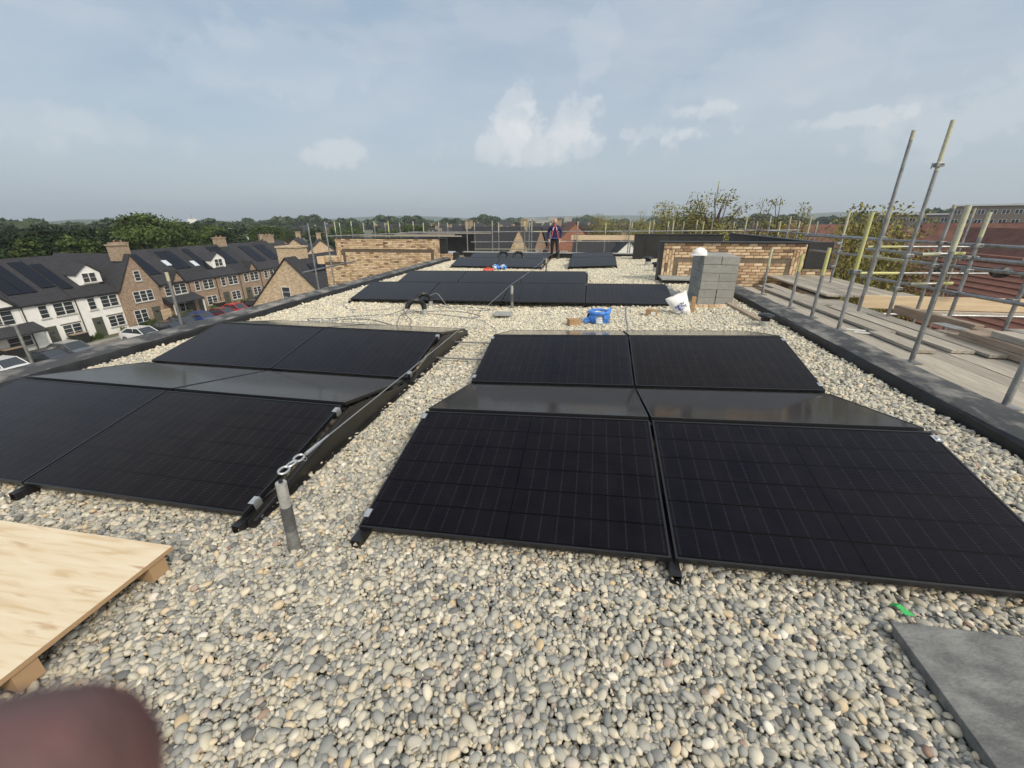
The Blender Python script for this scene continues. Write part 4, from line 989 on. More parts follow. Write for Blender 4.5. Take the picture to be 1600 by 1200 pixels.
# one continuous clothed figure; facing -Y
V = [(0, 0, .93), (0, .0, 1.08), (0, .01, 1.25), (0, .01, 1.38), (0, -.0, 1.47), (0, -.015, 1.52),
     (.17, .01, 1.40), (.24, .03, 1.14), (.21, -.09, .95), (-.17, .01, 1.40), (-.27, .06, 1.13), (-.24, .0, .90),
     (.09, 0, .86), (.12, -.05, .50), (.14, -.03, .10), (.16, -.15, .045), (-.09, 0, .86), (-.105, 0, .50), (-.11, .02, .10), (-.12, -.10, .045)]
Eg = [(0, 1), (1, 2), (2, 3), (3, 4), (4, 5), (3, 6), (6, 7), (7, 8), (3, 9), (9, 10), (10, 11), (0, 12), (12, 13), (13, 14), (14, 15), (0, 16), (16, 17), (17, 18), (18, 19)]
Rd = [(.15, .11), (.155, .115), (.17, .12), (.16, .11), (.065, .06), (.05, .05), (.085, .08), (.06, .06), (.042, .042), (.085, .08), (.06, .06), (.042, .042), (.095, .1), (.068, .07), (.05, .055), (.045, .035), (.095, .1), (.068, .07), (.05, .055), (.045, .035)]
def height_mat():
    m = mat('clothing', (.012, .015, .06), .8); t = m.node_tree; b_ = t.nodes['Principled BSDF']; tc = t.nodes.new('ShaderNodeTexCoord'); s = t.nodes.new('ShaderNodeSeparateXYZ'); t.links.new(tc.outputs['Object'], s.inputs[0])
    cr = t.nodes.new('ShaderNodeValToRGB'); cr.color_ramp.interpolation = 'CONSTANT'; e = cr.color_ramp.elements
    e[0].position = 0; e[0].color = (.07, .05, .04, 1); e[1].position = .055; e[1].color = (.014, .013, .015, 1)
    x = e.new(.50); x.color = (.012, .016, .075, 1); x = e.new(.80); x.color = (.50, .28, .21, 1)
    d = t.nodes.new('ShaderNodeMath'); d.operation = 'DIVIDE'; d.inputs[1].default_value = 1.85; t.links.new(s.outputs[2], d.inputs[0]); t.links.new(d.outputs[0], cr.inputs[0]); t.links.new(cr.outputs[0], b_.inputs['Base Color']); return m
V = [(x*(1.18 if z > .8 else 1.05), y, z) for x, y, z in V]; Rd = [(a*1.08, b_*1.05) for a, b_ in Rd]
skin_obj('body', V, Eg, Rd, height_mat(), pr)
def ellip(name, c, s, m, parent, sub=3, fn=None):
    bm = bmesh.new(); bmesh.ops.create_icosphere(bm, subdivisions=sub, radius=1)
    for v in bm.verts:
        n = v.co.copy(); p = Vector((n.x*s[0], n.y*s[1], n.z*s[2]))
        if fn: p = fn(n, p)
        v.co = p + Vector(c)
    me = bpy.data.meshes.new(name); bm.to_mesh(me); bm.free(); me.materials.append(m); me.polygons.foreach_set('use_smooth', [True]*len(me.polygons)); return inst(name, me, parent)
def headf(n, p):
    if n.z < -.2: p.x *= 1-.28*(-n.z-.2); p.y *= 1-.1*(-n.z)
    if n.y < -.86 and abs(n.z+.1) < .22: p.y -= .018*(1-abs(n.x)*4 if abs(n.x) < .25 else 0)
    return p
hd = ellip('head', (0, -.02, 1.615), (.077, .098, .118), m_skin, pr, fn=headf)
ellip('hair', (0, .004, 1.668), (.090, .104, .090), m_hair, hd)
for s in (-1, 1): ellip('ear', (s*.078, .0, 1.61), (.012, .022, .03), m_skin, hd, 1); ellip('eye', (s*.03, -.108, 1.625), (.012, .008, .008), m_dark, hd, 1)
ellip('mouth', (0, -.108, 1.56), (.024, .008, .006), m_harn, hd, 1)
for s in (-1, 1):
    hx = .275*s; hv = [(0, 0, 0), (0, -.01, -.07)]; he = [(0, 1)]; hr = [.026, .034]
    hb = skin_obj('hand', [(hx, -.035, .90), (hx, -.045, .84), (hx, -.04, .81)], [(0, 1), (1, 2)], [(.026, .02), (.03, .018), (.028, .015)], m_skin, pr, 1)
    for f_ in range(4): MB().tube([(hx, -.06+.02*f_, .81), (hx-.003*s, -.066+.02*f_, .765), (hx-.012*s, -.062+.02*f_, .73+.008*abs(f_-1.5))], .0085, 6).build('finger', m_skin, hb, smooth=True)
    MB().tube([(hx, -.06, .86), (hx-.005*s, -.09, .82), (hx-.01*s, -.095, .79)], .010, 6).build('finger', m_skin, hb, smooth=True)
def strap(pts, m, nm='harness_strap', r=.022): MB().tube(pts, r, 6).build(nm, m, pr, smooth=True)
strap([(0, -.085, 1.49), (.05, -.10, 1.40), (.10, -.125, 1.20), (.14, -.12, 1.0), (.17, -.09, .9)], m_harn)
strap([(0, -.085, 1.49), (-.05, -.10, 1.40), (-.10, -.125, 1.20), (-.14, -.12, 1.0), (-.17, -.09, .9)], m_harn)
strap([(.055, -.118, 1.40), (.095, -.14, 1.28)], m_harw, r=.02); strap([(-.055, -.118, 1.40), (-.095, -.14, 1.28)], m_harw, r=.02)
strap([(-.19, -.05, .96), (-.1, -.13, .93), (0, -.145, .92), (.1, -.13, .93), (.19, -.05, .96)], mat('harness_blue', (.06, .09, .25), .6), 'harness_belt')
strap([(.2, -.03, .95), (.22, -.08, .78), (.2, -.06, .70)], m_harw, 'rope', .012); strap([(-.2, -.03, .95), (-.24, -.08, .8), (-.21, -.06, .74)], m_harw, 'rope', .014)

# ------------------------------------------------------------------ houses
m_tile = mat('dark_roof_tile', (.034, .034, .039), .72, var=.2, vscale=3, rand=.18, spec=.35)
def add_courses(m, pitch=.32, depth=.5, coord='Generated'):
    t = m.node_tree; b_ = t.nodes['Principled BSDF']; tc = t.nodes.new('ShaderNodeTexCoord'); s = t.nodes.new('ShaderNodeSeparateXYZ'); t.links.new(tc.outputs['Object'], s.inputs[0])
    mm = t.nodes.new('ShaderNodeMath'); mm.operation = 'DIVIDE'; mm.inputs[1].default_value = pitch; t.links.new(s.outputs[2], mm.inputs[0])
    fr = t.nodes.new('ShaderNodeMath'); fr.operation = 'FRACT'; t.links.new(mm.outputs[0], fr.inputs[0])
    bp = t.nodes.new('ShaderNodeBump'); bp.inputs['Strength'].default_value = depth; bp.inputs['Distance'].default_value = .03; t.links.new(fr.outputs[0], bp.inputs['Height']); t.links.new(bp.outputs[0], b_.inputs['Normal'])
add_courses(m_tile, .22, .8)
m_tilered = mat('red_roof_tile', (.095, .044, .036), .9, col2=(.150, .072, .055), vscale=1.2, rand=.15); add_courses(m_tilered, .22, .6)
m_tilebr = mat('orange_roof_tile', (.26, .095, .055), .8, var=.15, rand=.1)
m_render = mat('white_render', (.82, .82, .79), .85, var=.05, vscale=2)
def brickwall(name, c1, c2, c3, scale=1.0):
    m = mat(name, c1, .92); t = m.node_tree; b_ = t.nodes['Principled BSDF']; tc = t.nodes.new('ShaderNodeTexCoord')
    # bricks mapped on x+y / z so that both wall directions carry them
    s = t.nodes.new('ShaderNodeSeparateXYZ'); t.links.new(tc.outputs['Object'], s.inputs[0]); ad = t.nodes.new('ShaderNodeMath'); t.links.new(s.outputs[0], ad.inputs[0]); t.links.new(s.outputs[1], ad.inputs[1])
    cb = t.nodes.new('ShaderNodeCombineXYZ'); t.links.new(ad.outputs[0], cb.inputs[0]); t.links.new(s.outputs[2], cb.inputs[1])
    br = t.nodes.new('ShaderNodeTexBrick'); t.links.new(cb.outputs[0], br.inputs[0]); br.inputs['Scale'].default_value = scale; br.inputs['Color1'].default_value = (*c1, 1); br.inputs['Color2'].default_value = (*c2, 1); br.inputs['Mortar'].default_value = (*c3, 1)
    br.inputs['Brick Width'].default_value = .225; br.inputs['Row Height'].default_value = .075; br.inputs['Mortar Size'].default_value = .008; br.inputs['Bias'].default_value = -.1
    n = t.nodes.new('ShaderNodeTexNoise'); n.inputs['Scale'].default_value = 3.2; n.inputs['Detail'].default_value = 8; n.inputs['Roughness'].default_value = .75; mpn = t.nodes.new('ShaderNodeMapping'); mpn.inputs['Scale'].default_value = (1, 1, 3); t.links.new(tc.outputs['Object'], mpn.inputs[0]); t.links.new(mpn.outputs[0], n.inputs[0])
    r = t.nodes.new('ShaderNodeMapRange'); r.inputs[1].default_value = .3; r.inputs[2].default_value = .7; r.inputs[3].default_value = .5; r.inputs[4].default_value = 1.45; t.links.new(n.outputs[0], r.inputs[0])
    hs = t.nodes.new('ShaderNodeHueSaturation'); t.links.new(br.outputs[0], hs.inputs['Color']); t.links.new(r.outputs[0], hs.inputs['Value']); t.links.new(hs.outputs[0], b_.inputs['Base Color']); return m
m_bw = brickwall('multi_brick', (.38, .27, .19), (.22, .145, .10), (.34, .29, .23))
m_bwb = brickwall('buff_multi_brick', (.60, .46, .31), (.40, .28, .18), (.42, .36, .28))
m_bwc = brickwall('chimney_brick', (.40, .30, .21), (.28, .20, .14), (.3, .26, .2))
m_bwr = brickwall('red_brick', (.34, .13, .08), (.27, .10, .065), (.30, .22, .18))
m_wf = mat('window_frame', (.70, .70, .68), .5); m_pane = mat('window_glass', (.035, .042, .05), .06, spec=.8); m_sill = mat('stone_sill', (.45, .44, .40), .8); m_door = mat('olive_door', (.085, .09, .07), .5)
m_gutter = mat('gutter', (.02, .02, .02), .5); m_lintel = mat('lintel', (.13, .12, .10), .8)

# windows: facade in local coords; plane x = const (normal +X) or y = const (normal -Y)
def window(parent, c, w, h, normal='X', cols=2, rows=3, sub=True, name='window', sill=True, lint=False):
    """frame with recessed panes and bars; centred on c (parent-local)"""
    fr = MB(); t = .05; d = .05
    def bx(mb, u0, u1, v0, v1, a, b_):
        if normal == 'X': mb.box(a, b_, u0, u1, v0, v1)
        else: mb.box(u0, u1, -b_, -a, v0, v1)
    bx(fr, -w/2, w/2, -h/2, -h/2+t, 0, d); bx(fr, -w/2, w/2, h/2-t, h/2, 0, d); bx(fr, -w/2, -w/2+t, -h/2+t, h/2-t, 0, d); bx(fr, w/2-t, w/2, -h/2+t, h/2-t, 0, d)
    for i in range(1, cols): u = -w/2+w*i/cols; bx(fr, u-.045, u+.045, -h/2+t, h/2-t, 0, d)
    for i in range(cols):
        u0 = -w/2+w*i/cols
        for j in range(1, rows): v = -h/2+h*j/rows; bx(fr, u0+.05, u0+w/cols-.05, v-.014, v+.014, 0, d*.8)
    f = fr.build(name, m_wf, parent, loc=c)
    pn = MB(); bx(pn, -w/2+t, w/2-t, -h/2+t, h/2-t, .004, .012); pn.build('pane', m_pane, f)
    if sill: s = MB(); bx(s, -w/2-.06, w/2+.06, -h/2-.10, -h/2-.002, 0, .10); s.build('sill', m_sill, f)
    if lint: s = MB(); bx(s, -w/2-.08, w/2+.08, h/2+.002, h/2+.14, -.01, .02); s.build('lintel', m_lintel, f)
    return f
def door(parent, c, w=1.0, h=2.15, normal='X', canopy=False):
    d = MB()
    if normal == 'X': d.box(0, .05, -w/2, w/2, -h/2, h/2)
    else: d.box(-w/2, w/2, -.05, 0, -h/2, h/2)
    o = d.build('door', m_door, parent, loc=c)
    p = MB()
    if normal == 'X': p.box(.052, .06, -.2, .2, .35, .62)
    else: p.box(-.2, .2, -.06, -.052, .35, .62)
    p.build('pane', m_pane, o); return o

# --- terrace across the street: facade x=-52, ridge x=-57
FX, RX, BX, EZ, RZ = -52.0, -57.0, -62.0, -5.60, -1.80
def unit(y0, y1, wallm, label, zr=RZ, win=(), doors=(), pv=(), chim=None, dormer=None, sky_=(), gablet=None, pipe=True, fx=FX):
    h = empty('terraced_house', (fx, (y0+y1)/2, GROUND), 0, label, 'house', 'terraced houses across the street')
    cy = (y0+y1)/2
    def P(nm, mb, m, par=h, **k): o = mb.build(nm, m, par, **k); o.location = -Vector(h.location); return o
    P('wall', MB().prism([(fx, GROUND), (fx, EZ-.2), (RX, zr-.4), (BX, EZ-.2), (BX, GROUND)], y0+.002, y1-.002, 'Y'), wallm)
    sl = (zr-EZ)/(RX-fx)   # roof slope
    ov = .14
    rf = P('roof', MB().prism([(fx+ov, EZ+sl*ov), (RX, zr), (BX-ov, EZ+sl*ov), (BX-ov, EZ+sl*ov-.12), (RX, zr-.14), (fx+ov, EZ+sl*ov-.12)], y0+.004, y1-.004, 'Y'), m_tile)
    def rp(x, dz=0): return EZ + (x-fx)*sl + dz
    if pipe: P('downpipe', MB().tube([(fx+.06, y0+.12, GROUND+.1), (fx+.06, y0+.12, EZ-.1)], .045, 6), m_gutter)
    P('gutter', MB().box(fx+ov-.02, fx+ov+.10, y0+.01, y1-.01, EZ+sl*ov-.14, EZ+sl*ov-.03), m_gutter)
    for (y, z, w, hh, c, rws) in win: window(h, (0+.0, y-cy, z-GROUND), w, hh, 'X', c, rws, lint=wallm is m_render)
    for y in doors: door(h, (.0, y-cy, 1.09))
    for (ya, yb, ta, tb) in pv:      # roof-mounted dark panels between slope fractions ta..tb (0 eave, 1 ridge)
        xa, xb = fx+(RX-fx)*ta, fx+(RX-fx)*tb
        n = max(1, round((yb-ya)/1.02))
        mb = MB()
        for i in range(n):
            a, c = ya+(yb-ya)*i/n+.02, ya+(yb-ya)*(i+1)/n-.02
            q = [(xa, a, rp(xa, .06)), (xa, c, rp(xa, .06)), (xb, c, rp(xb, .06)), (xb, a, rp(xb, .06))]
            T4 = [(x, y, z+.05) for x, y, z in q]
            k = len(mb.v); mb.v += q+T4
            for f in ((0, 1, 2, 3), (4, 7, 6, 5), (0, 4, 5, 1), (1, 5, 6, 2), (2, 6, 7, 3), (3, 7, 4, 0)): mb.f.append(tuple(k+i_ for i_ in f)); mb.m.append(0)
        P('roof_solar_panel', mb, m_pvr, rf).location = (0, 0, 0)
    for (y, t) in sky_:
        x = fx+(RX-fx)*t
        mb = MB(); k = 0; q = [(x+.4, y-.35, rp(x+.4, .08)), (x+.4, y+.35, rp(x+.4, .08)), (x-.4, y+.35, rp(x-.4, .08)), (x-.4, y-.35, rp(x-.4, .08))]; T4 = [(a, c, z+.06) for a, c, z in q]
        mb.v += q+T4
        for f in ((0, 1, 2, 3), (4, 7, 6, 5), (0, 4, 5, 1), (1, 5, 6, 2), (2, 6, 7, 3), (3, 7, 4, 0)): mb.f.append(f); mb.m.append(0)
        P('skylight', mb, m_skyl, rf).location = (0, 0, 0)
    if chim: 
        c = P('chimney', MB().box(RX-.5, RX+.5, chim-.75, chim+.75, zr-.8, zr+.85).box(RX-.58, RX+.58, chim-.83, chim+.83, zr+.85, zr+1.0), m_bwc, rf); c.location = (0, 0, 0)
        for k in (-.4, .4): MB().tube([(RX, chim+k, zr+1.0), (RX, chim+k, zr+1.25)], .1, 8).build('chimney_pot', m_bwr, rf)
    if dormer:
        y, zb_ = dormer; xf = fx-1.15; wz = 1.05
        zf = rp(xf); d = P('dormer', MB().prism([(y-1.15, zf-.1), (y+1.15, zf-.1), (y+1.15, zf+1.15), (y, zf+2.05), (y-1.15, zf+1.15)], xf-3.2, xf, 'X'), m_render)
        P('dormer_roof', MB().prism([(y-1.3, zf+1.1), (y, zf+2.13), (y+1.3, zf+1.1), (y+1.3, zf+1.02), (y, zf+2.04), (y-1.3, zf+1.02)], xf-3.4, xf+.15, 'X'), m_tile)
        window(h, (xf-fx+.003, y-cy, zf+.68-GROUND), 1.35, 1.0, 'X', 2, 2)
    if gablet:
        y, hw = gablet; za = EZ+1.25
        P('gablet', MB().prism([(y-hw, EZ-.3), (y+hw, EZ-.3), (y, za)], fx-1.9, fx+.03, 'X'), wallm)
        P('gablet_roof', MB().prism([(y-hw-.15, EZ-.32), (y, za+.1), (y+hw+.15, EZ-.32), (y+hw+.0, EZ-.32), (y, za-.03), (y-hw-.0, EZ-.32)], fx-2.0, fx+.2, 'X'), m_tile)
    return h
m_pvr = mat('roof_pv', (.007, .008, .014), .28, spec=.25); m_skyl = mat('skylight', (.55, .60, .66), .25)
Z2, Z1 = -6.57, -8.78
W2 = lambda y: (y, Z2, 1.75, 1.25, 2, 3); W1 = lambda y: (y, Z2, .75, 1.25, 1, 3); G2 = lambda y: (y, Z1, 1.65, 1.2, 2, 3)
# white gable-fronted house at the left picture edge
def porch(parent, y0, y1, fx=FX, zt=-7.25, zl=-7.95, posts=True):
    h = parent; L0 = -Vector(h.location)
    o = MB().prism([(fx+.0, zt), (fx+1.5, zl), (fx+1.5, zl-.12), (fx+.0, zl-.05)], y0, y1, 'Y').build('porch_roof', m_tile, h); o.location = L0
    if posts:
        for y in (y0+.15, y1-.15):
            o = MB().box(fx+1.25, fx+1.4, y-.07, y+.07, GROUND, zl-.1).build('porch_post', m_wf, h); o.location = L0
unit(21.0, 25.35, m_render, 'white rendered terraced house at the very left edge of the picture', win=[W2(23.3), W1(21.9), G2(23.3)], doors=[22.0], pv=[(22, 24.4, .1, .7)])
w0 = unit(25.4, 29.75, m_render, 'white house with a front gable over a dark porch roof, left edge', win=[(28.3, Z2, 1.8, 1.3, 2, 3), (28.9, -8.86, 1.8, 1.0, 2, 2)], doors=[26.7], pv=[(26.2, 29.4, .30, .84)])
o = MB().prism([(26.0, EZ-.2), (29.7, EZ-.2), (27.85, EZ+1.7)], FX-2.5, FX+.03, 'X').build('front_gable', m_render, w0); o.location = -Vector(w0.location)
o = MB().prism([(25.8, EZ-.25), (27.85, EZ+1.85), (29.9, EZ-.25), (29.7, EZ-.25), (27.85, EZ+1.68), (26.0, EZ-.25)], FX-3.0, FX+.25, 'X').build('front_gable_roof', m_tile, w0); o.location = -Vector(w0.location)
porch(w0, 25.6, 30.4)
unit(29.8, 34.15, m_render, 'white rendered house with dark doorway and bins, left neighbour of the dormer house', win=[W1(31.48), W2(33.2), G2(33.25)], doors=[31.45], pv=[(30.0, 32.3, .20, .84), (32.9, 34.1, .26, .88)])
unit(34.2, 38.55, m_render, 'white rendered house with a gabled dormer, next to the tall brick gable', win=[W1(35.74), W2(37.5), G2(37.55)], doors=[35.7], pv=[(34.3, 35.3, .18, .80), (37.9, 38.4, .2, .6)], dormer=(37.2, -4.4))
# tall brick gable house
gh = empty('gabled_house', (FX, 40.8, GROUND), 0, 'tall brown brick house with a steep gable facing the street and a chimney', 'house')
def GP(nm, mb, m): o = mb.build(nm, m, gh); o.location = -Vector(gh.location); return o
GP('wall', MB().prism([(38.6, GROUND), (43.0, GROUND), (43.0, -5.5), (40.8, -2.05), (38.6, -5.5)], BX, FX+.45, 'X'), m_bw)
rfh = GP('roof', MB().prism([(38.35, -5.75), (40.8, -1.82), (43.25, -5.75), (43.05, -5.75), (40.8, -2.02), (38.55, -5.75)], BX-.2, FX+.55, 'X'), m_tile)
MB().box(RX+3.6, RX+4.8, 40.1, 41.5, -2.6, -.95).box(RX+3.5, RX+4.9, 40.0, 41.6, -.948, -.80).build('chimney', m_bwc, rfh)
for y, z, w, hh, c, rws in ((40.95, -4.3, .72, 1.15, 1, 3), (40.95, -6.6, 2.3, 1.25, 3, 3), (40.0, -9.0, 1.5, 1.9, 2, 4)): window(gh, (.452, y-40.8, z-GROUND), w, hh, 'X', c, rws)
door(gh, (.452, 41.9-40.8, 1.1))
bl = ['brown brick house with porch and small gablet right of the tall gable', 'brown brick house with two skylights in its roof', 'brown brick house with a white gabled dormer and chimney', 'brown brick house with a small gablet, fourth right of the tall gable', 'brown brick house fifth right of the tall gable', 'brown brick house sixth right of the tall gable, half hidden', 'last brown brick house of the terrace, mostly hidden']
ys = [43.05, 47.35, 51.65, 55.95, 60.25, 64.55, 68.85, 73.1]
opt = [dict(gablet=(46.1, 1.0), pv=[(43.3, 45.4, .25, .85)], chim=44.3), dict(pv=[(47.9, 50.1, .32, .88)], sky_=[(47.6, .52), (51.2, .42)]), dict(dormer=(54.2, -4.4), pv=[(51.9, 53.0, .2, .9)], chim=None), dict(gablet=(58.9, 1.0), pv=[(56.0, 58.2, .3, .9)], chim=59.3), dict(pv=[(61.8, 64.0, .25, .85)]), dict(pv=[(65.2, 67.4, .25, .85)]), dict(chim=70.0)]
for k in range(7):
    y0, y1 = ys[k], ys[k+1]
    h = unit(y0, y1, m_bw, bl[k], win=[W1(y0+1.35), W2(y0+3.1), G2(y0+3.1) if k else (46.1, -8.9, 1.6, 1.1, 2, 2)], doors=[y0+1.35] if k else [47.0-.0], **opt[k])
    if k == 0: porch(h, 43.4, 47.9)
# street furniture by the houses
for k, (y, x, lb) in enumerate([(33.0, -51.2, 'dark wheelie bin store with brown lid by the white house'), (50.6, -51.2, 'dark planter box with orange flowers by the brick terrace'), (27.7, -51.2, 'dark box under the porch window at the left edge')]):
    r = empty('bin_store', (x, y, GROUND+.08), 0, lb, 'bin store'); MB().box(-.35, .35, -.7, .7, 0, 1.0).build('cabinet', m_gutter, r, bevel=.02); MB().box(-.38, .38, -.73, .73, 1.003, 1.06).build('lid', m_boardw, r)
r = empty('wooden_pallet', (-51.25, 42.75, GROUND+.1), 0, 'upright timber pallet leaning beside the door of the tall brick gable', 'pallet')
for k in range(7): MB().box(0, .03, -.6+.18*k, -.5+.18*k, 0, 1.6).build('slat', m_pine, r)
for z in (.2, .9, 1.4): MB().box(.032, .07, -.65, .62, z, z+.1).build('rail', m_pine, r)
# hedge plants as small shrubs (individual)
m_leaf = None
# --- leaves
def leafmat(name, c1, c2, tr=.15):
    m = mat(name, c1, .7, spec=.2); t = m.node_tree; b_ = t.nodes['Principled BSDF']
    g_ = t.nodes.new('ShaderNodeNewGeometry'); oi = t.nodes.new('ShaderNodeObjectInfo')
    n = t.nodes.new('ShaderNodeTexNoise'); n.inputs['Scale'].default_value = .55; n.inputs['Detail'].default_value = 3; tc = t.nodes.new('ShaderNodeTexCoord'); t.links.new(tc.outputs['Object'], n.inputs[0])
    mm = t.nodes.new('ShaderNodeMath'); mm.operation = 'ADD'; t.links.new(n.outputs[0], mm.inputs[0]); m2 = t.nodes.new('ShaderNodeMath'); m2.operation = 'MULTIPLY_ADD'; t.links.new(g_.outputs['Random Per Island'], m2.inputs[0]); m2.inputs[1].default_value = .5; m2.inputs[2].default_value = -.25; t.links.new(m2.outputs[0], mm.inputs[1])
    mx = t.nodes.new('ShaderNodeMix'); mx.data_type = 'RGBA'; mx.inputs[6].default_value = (*c1, 1); mx.inputs[7].default_value = (*c2, 1); t.links.new(mm.outputs[0], mx.inputs[0])
    hs = t.nodes.new('ShaderNodeHueSaturation'); r = t.nodes.new('ShaderNodeMapRange'); r.inputs[3].default_value = .75; r.inputs[4].default_value = 1.3; t.links.new(oi.outputs['Random'], r.inputs[0]); t.links.new(r.outputs[0], hs.inputs['Value']); t.links.new(mx.outputs[2], hs.inputs['Color'])
    t.links.new(hs.outputs[0], b_.inputs['Base Color']); return m
m_lfd = leafmat('dark_foliage', (.010, .020, .009), (.028, .048, .018)); m_lfm = leafmat('mid_foliage', (.035, .06, .018), (.09, .12, .035)); m_lfy = leafmat('yellowing_foliage', (.10, .115, .03), (.30, .27, .085)); m_lff = leafmat('far_foliage', (.025, .045, .02), (.06, .085, .035))
m_bark = mat('bark', (.09, .07, .05), .9, var=.3, vscale=6)
def tree_meshes(seed, H, CR, base, nblob, per, leaf, shape='round', sparse=False):
    """crown of many leaf faces in uneven clumps, trunk with limbs; unit metres, origin at foot"""
    rr = random.Random(seed); rg_ = np.random.default_rng(seed)
    blobs = []
    for i in range(nblob):
        t = rr.random()
        if shape == 'round': z = base + (H-base)*(.12+.8*t); rad = CR*math.sin(math.pi*(.12+.8*t))**.7
        elif shape == 'col': z = base + (H-base)*(.05+.9*t); rad = CR*(1-.7*t)
        else: z = base + (H-base)*(.1+.85*t); rad = CR*(.5+.5*math.sin(math.pi*t))
        a = rr.uniform(0, 6.28); q = rad*math.sqrt(rr.uniform(.0, 1))*.85
        blobs.append((q*math.cos(a), q*math.sin(a), z, CR*rr.uniform(.16, .38)*(.7 if sparse else 1)))
    tr = MB(); tr.tube([(0, 0, -.2), (rr.uniform(-.1, .1), 0, H*.3), (rr.uniform(-.3, .3), rr.uniform(-.3, .3), H*.62), (0, 0, H*.88)], [H*.022, H*.017, H*.010, H*.003], 7)
    for (x, y, z, r) in blobs[::2 if not sparse else 1]:
        z0 = base*.8+(z-base)*.45; tr.tube([(0, 0, z0), (x*.45, y*.45, z0+(z-z0)*.6), (x, y, z+r*.3)], [H*.007, H*.0045, H*.0015], 4, cap=False)
    V_ = []; n = 0
    P_ = []
    for (x, y, z, r) in blobs:
        k = int(per*(r/(CR*.27))**2*rr.uniform(.7, 1.2)); d = rg_.normal(size=(k, 3)); d /= np.linalg.norm(d, axis=1)[:, None]
        q = rg_.uniform(.35, 1.05, k)**.6; p = d*q[:, None]*r*np.array([1.15, 1.15, .8]) + np.array([x, y, z]); P_.append(p)
    P_ = np.concatenate(P_); n = len(P_)
    u = rg_.normal(size=(n, 3)); u /= np.linalg.norm(u, axis=1)[:, None]; w = np.cross(u, rg_.normal(size=(n, 3))); w /= np.linalg.norm(w, axis=1)[:, None]
    s = leaf*rg_.uniform(.6, 1.3, n)[:, None]; u = u*s; w = w*s*.65
    co = np.stack([P_-u, P_+w, P_+u, P_-w], 1).reshape(-1, 3)
    me = bpy.data.meshes.new('crown'); me.vertices.add(4*n); me.vertices.foreach_set('co', co.astype(np.float32).ravel()); me.loops.add(4*n); me.loops.foreach_set('vertex_index', np.arange(4*n, dtype=np.int32)); me.polygons.add(n); me.polygons.foreach_set('loop_start', np.arange(0, 4*n, 4, dtype=np.int32)); me.update(calc_edges=True); me.validate()
    return me, tr.mesh('trunk', m_bark, True)
TM = {}
def protos(key, m, specs):
    L_ = []
    for sp in specs:
        c, t = tree_meshes(**sp); c.materials.append(m); L_.append((c, t))
    TM[key] = L_
protos('dark', m_lfd, [dict(seed=s, H=12, CR=4.2, base=1.5, nblob=46, per=120, leaf=.22) for s in (1, 2, 3)])
protos('mid', m_lfm, [dict(seed=s, H=12, CR=4.6, base=2, nblob=46, per=120, leaf=.21) for s in (4, 5)])
protos('far', m_lff, [dict(seed=s, H=12, CR=5.5, base=1.0, nblob=30, per=60, leaf=.42) for s in (6, 7, 8)])
protos('yel', m_lfy, [dict(seed=s, H=12, CR=3.4, base=3, nblob=46, per=80, leaf=.085) for s in (9, 10, 11)])
protos('thin', m_lfy, [dict(seed=s, H=12, CR=2.6, base=6.0, nblob=26, per=55, leaf=.085, shape='up', sparse=True) for s in (12, 13, 14)])
protos('col', m_lfm, [dict(seed=s, H=8, CR=1.9, base=.6, nblob=30, per=60, leaf=.2, shape='col') for s in (15, 16)])
def tree(key, x, y, top, wid=1., label='', group=None, k=None, z=GROUND):
    c, t = TM[key][(k if k is not None else rnd.randrange(99)) % len(TM[key])]
    H = 8 if key == 'col' else 12
    s = (top-z)/H; r = empty('tree', (x, y, z), rnd.uniform(0, 6.28), label, 'tree', group); r.scale = (s*wid, s*wid, s)
    inst('crown', c, r); inst('trunk', t, r); return r
def at_px(px, py, dist):
    """point at horizontal distance dist in the direction of a picture column/row"""
    d = px_dir(px, py); t = dist/math.hypot(d.x, d.y); return Vector((0, 0, CAMH)) + d*t
# belt of big dark trees behind the terrace
for k, (px, py, dist, key, wd) in enumerate([(-60, 350, 92, 'dark', 1.1), (10, 352, 95, 'dark', 1.1), (50, 350, 92, 'dark', 1.2), (88, 350, 96, 'dark', 1.1), (122, 350, 100, 'dark', 1.1), (150, 352, 98, 'dark', 1.1), (172, 352, 100, 'dark', 1.0), (30, 360, 84, 'dark', 1.1), (110, 362, 86, 'dark', 1.1), (160, 364, 90, 'dark', 1.0),
                                                 (198, 334, 98, 'mid', 1.0), (232, 332, 99, 'mid', 1.15), (262, 347, 100, 'mid', 1.0), (215, 352, 92, 'mid', 1.1), (280, 358, 104, 'mid', 1.1), (330, 352, 118, 'mid', 1.1), (345, 358, 112, 'dark', 1.0), (306, 346, 135, 'dark', 1.1)]):
    p = at_px(px, py, dist); dk_ = key == 'dark'
    tree(key, p.x, p.y, p.z, wd, ('large dark tree behind the white terrace, ' if dk_ else 'large green tree behind the brick terrace, ')+(f'number {k+1} from the left edge' if False else ['partly outside the left edge', 'at the left edge before the round hill', 'third from the left edge', 'fourth from the left edge', 'centre of the belt', 'right of centre', 'last dark one beside the lighter green trees', 'lower crown near the left edge', 'lower crown mid belt', 'lower crown beside the lighter green trees', 'left head above the chimney', 'tallest head', 'right shoulder', 'low in front of the tallest', 'right of the tallest', 'rightmost bright one', 'rightmost dark one', 'behind, on the skyline'][k]), 'trees behind the terrace')
for k, (px, py, dist) in enumerate([(38, 372, 78), (104, 366, 80), (132, 374, 80)]):
    p = at_px(px, py, dist); tree('col', p.x, p.y, p.z, 1.1, f'{["leftmost","middle","rightmost"][k]} narrow pale green tree against the dark belt', 'narrow pale trees')
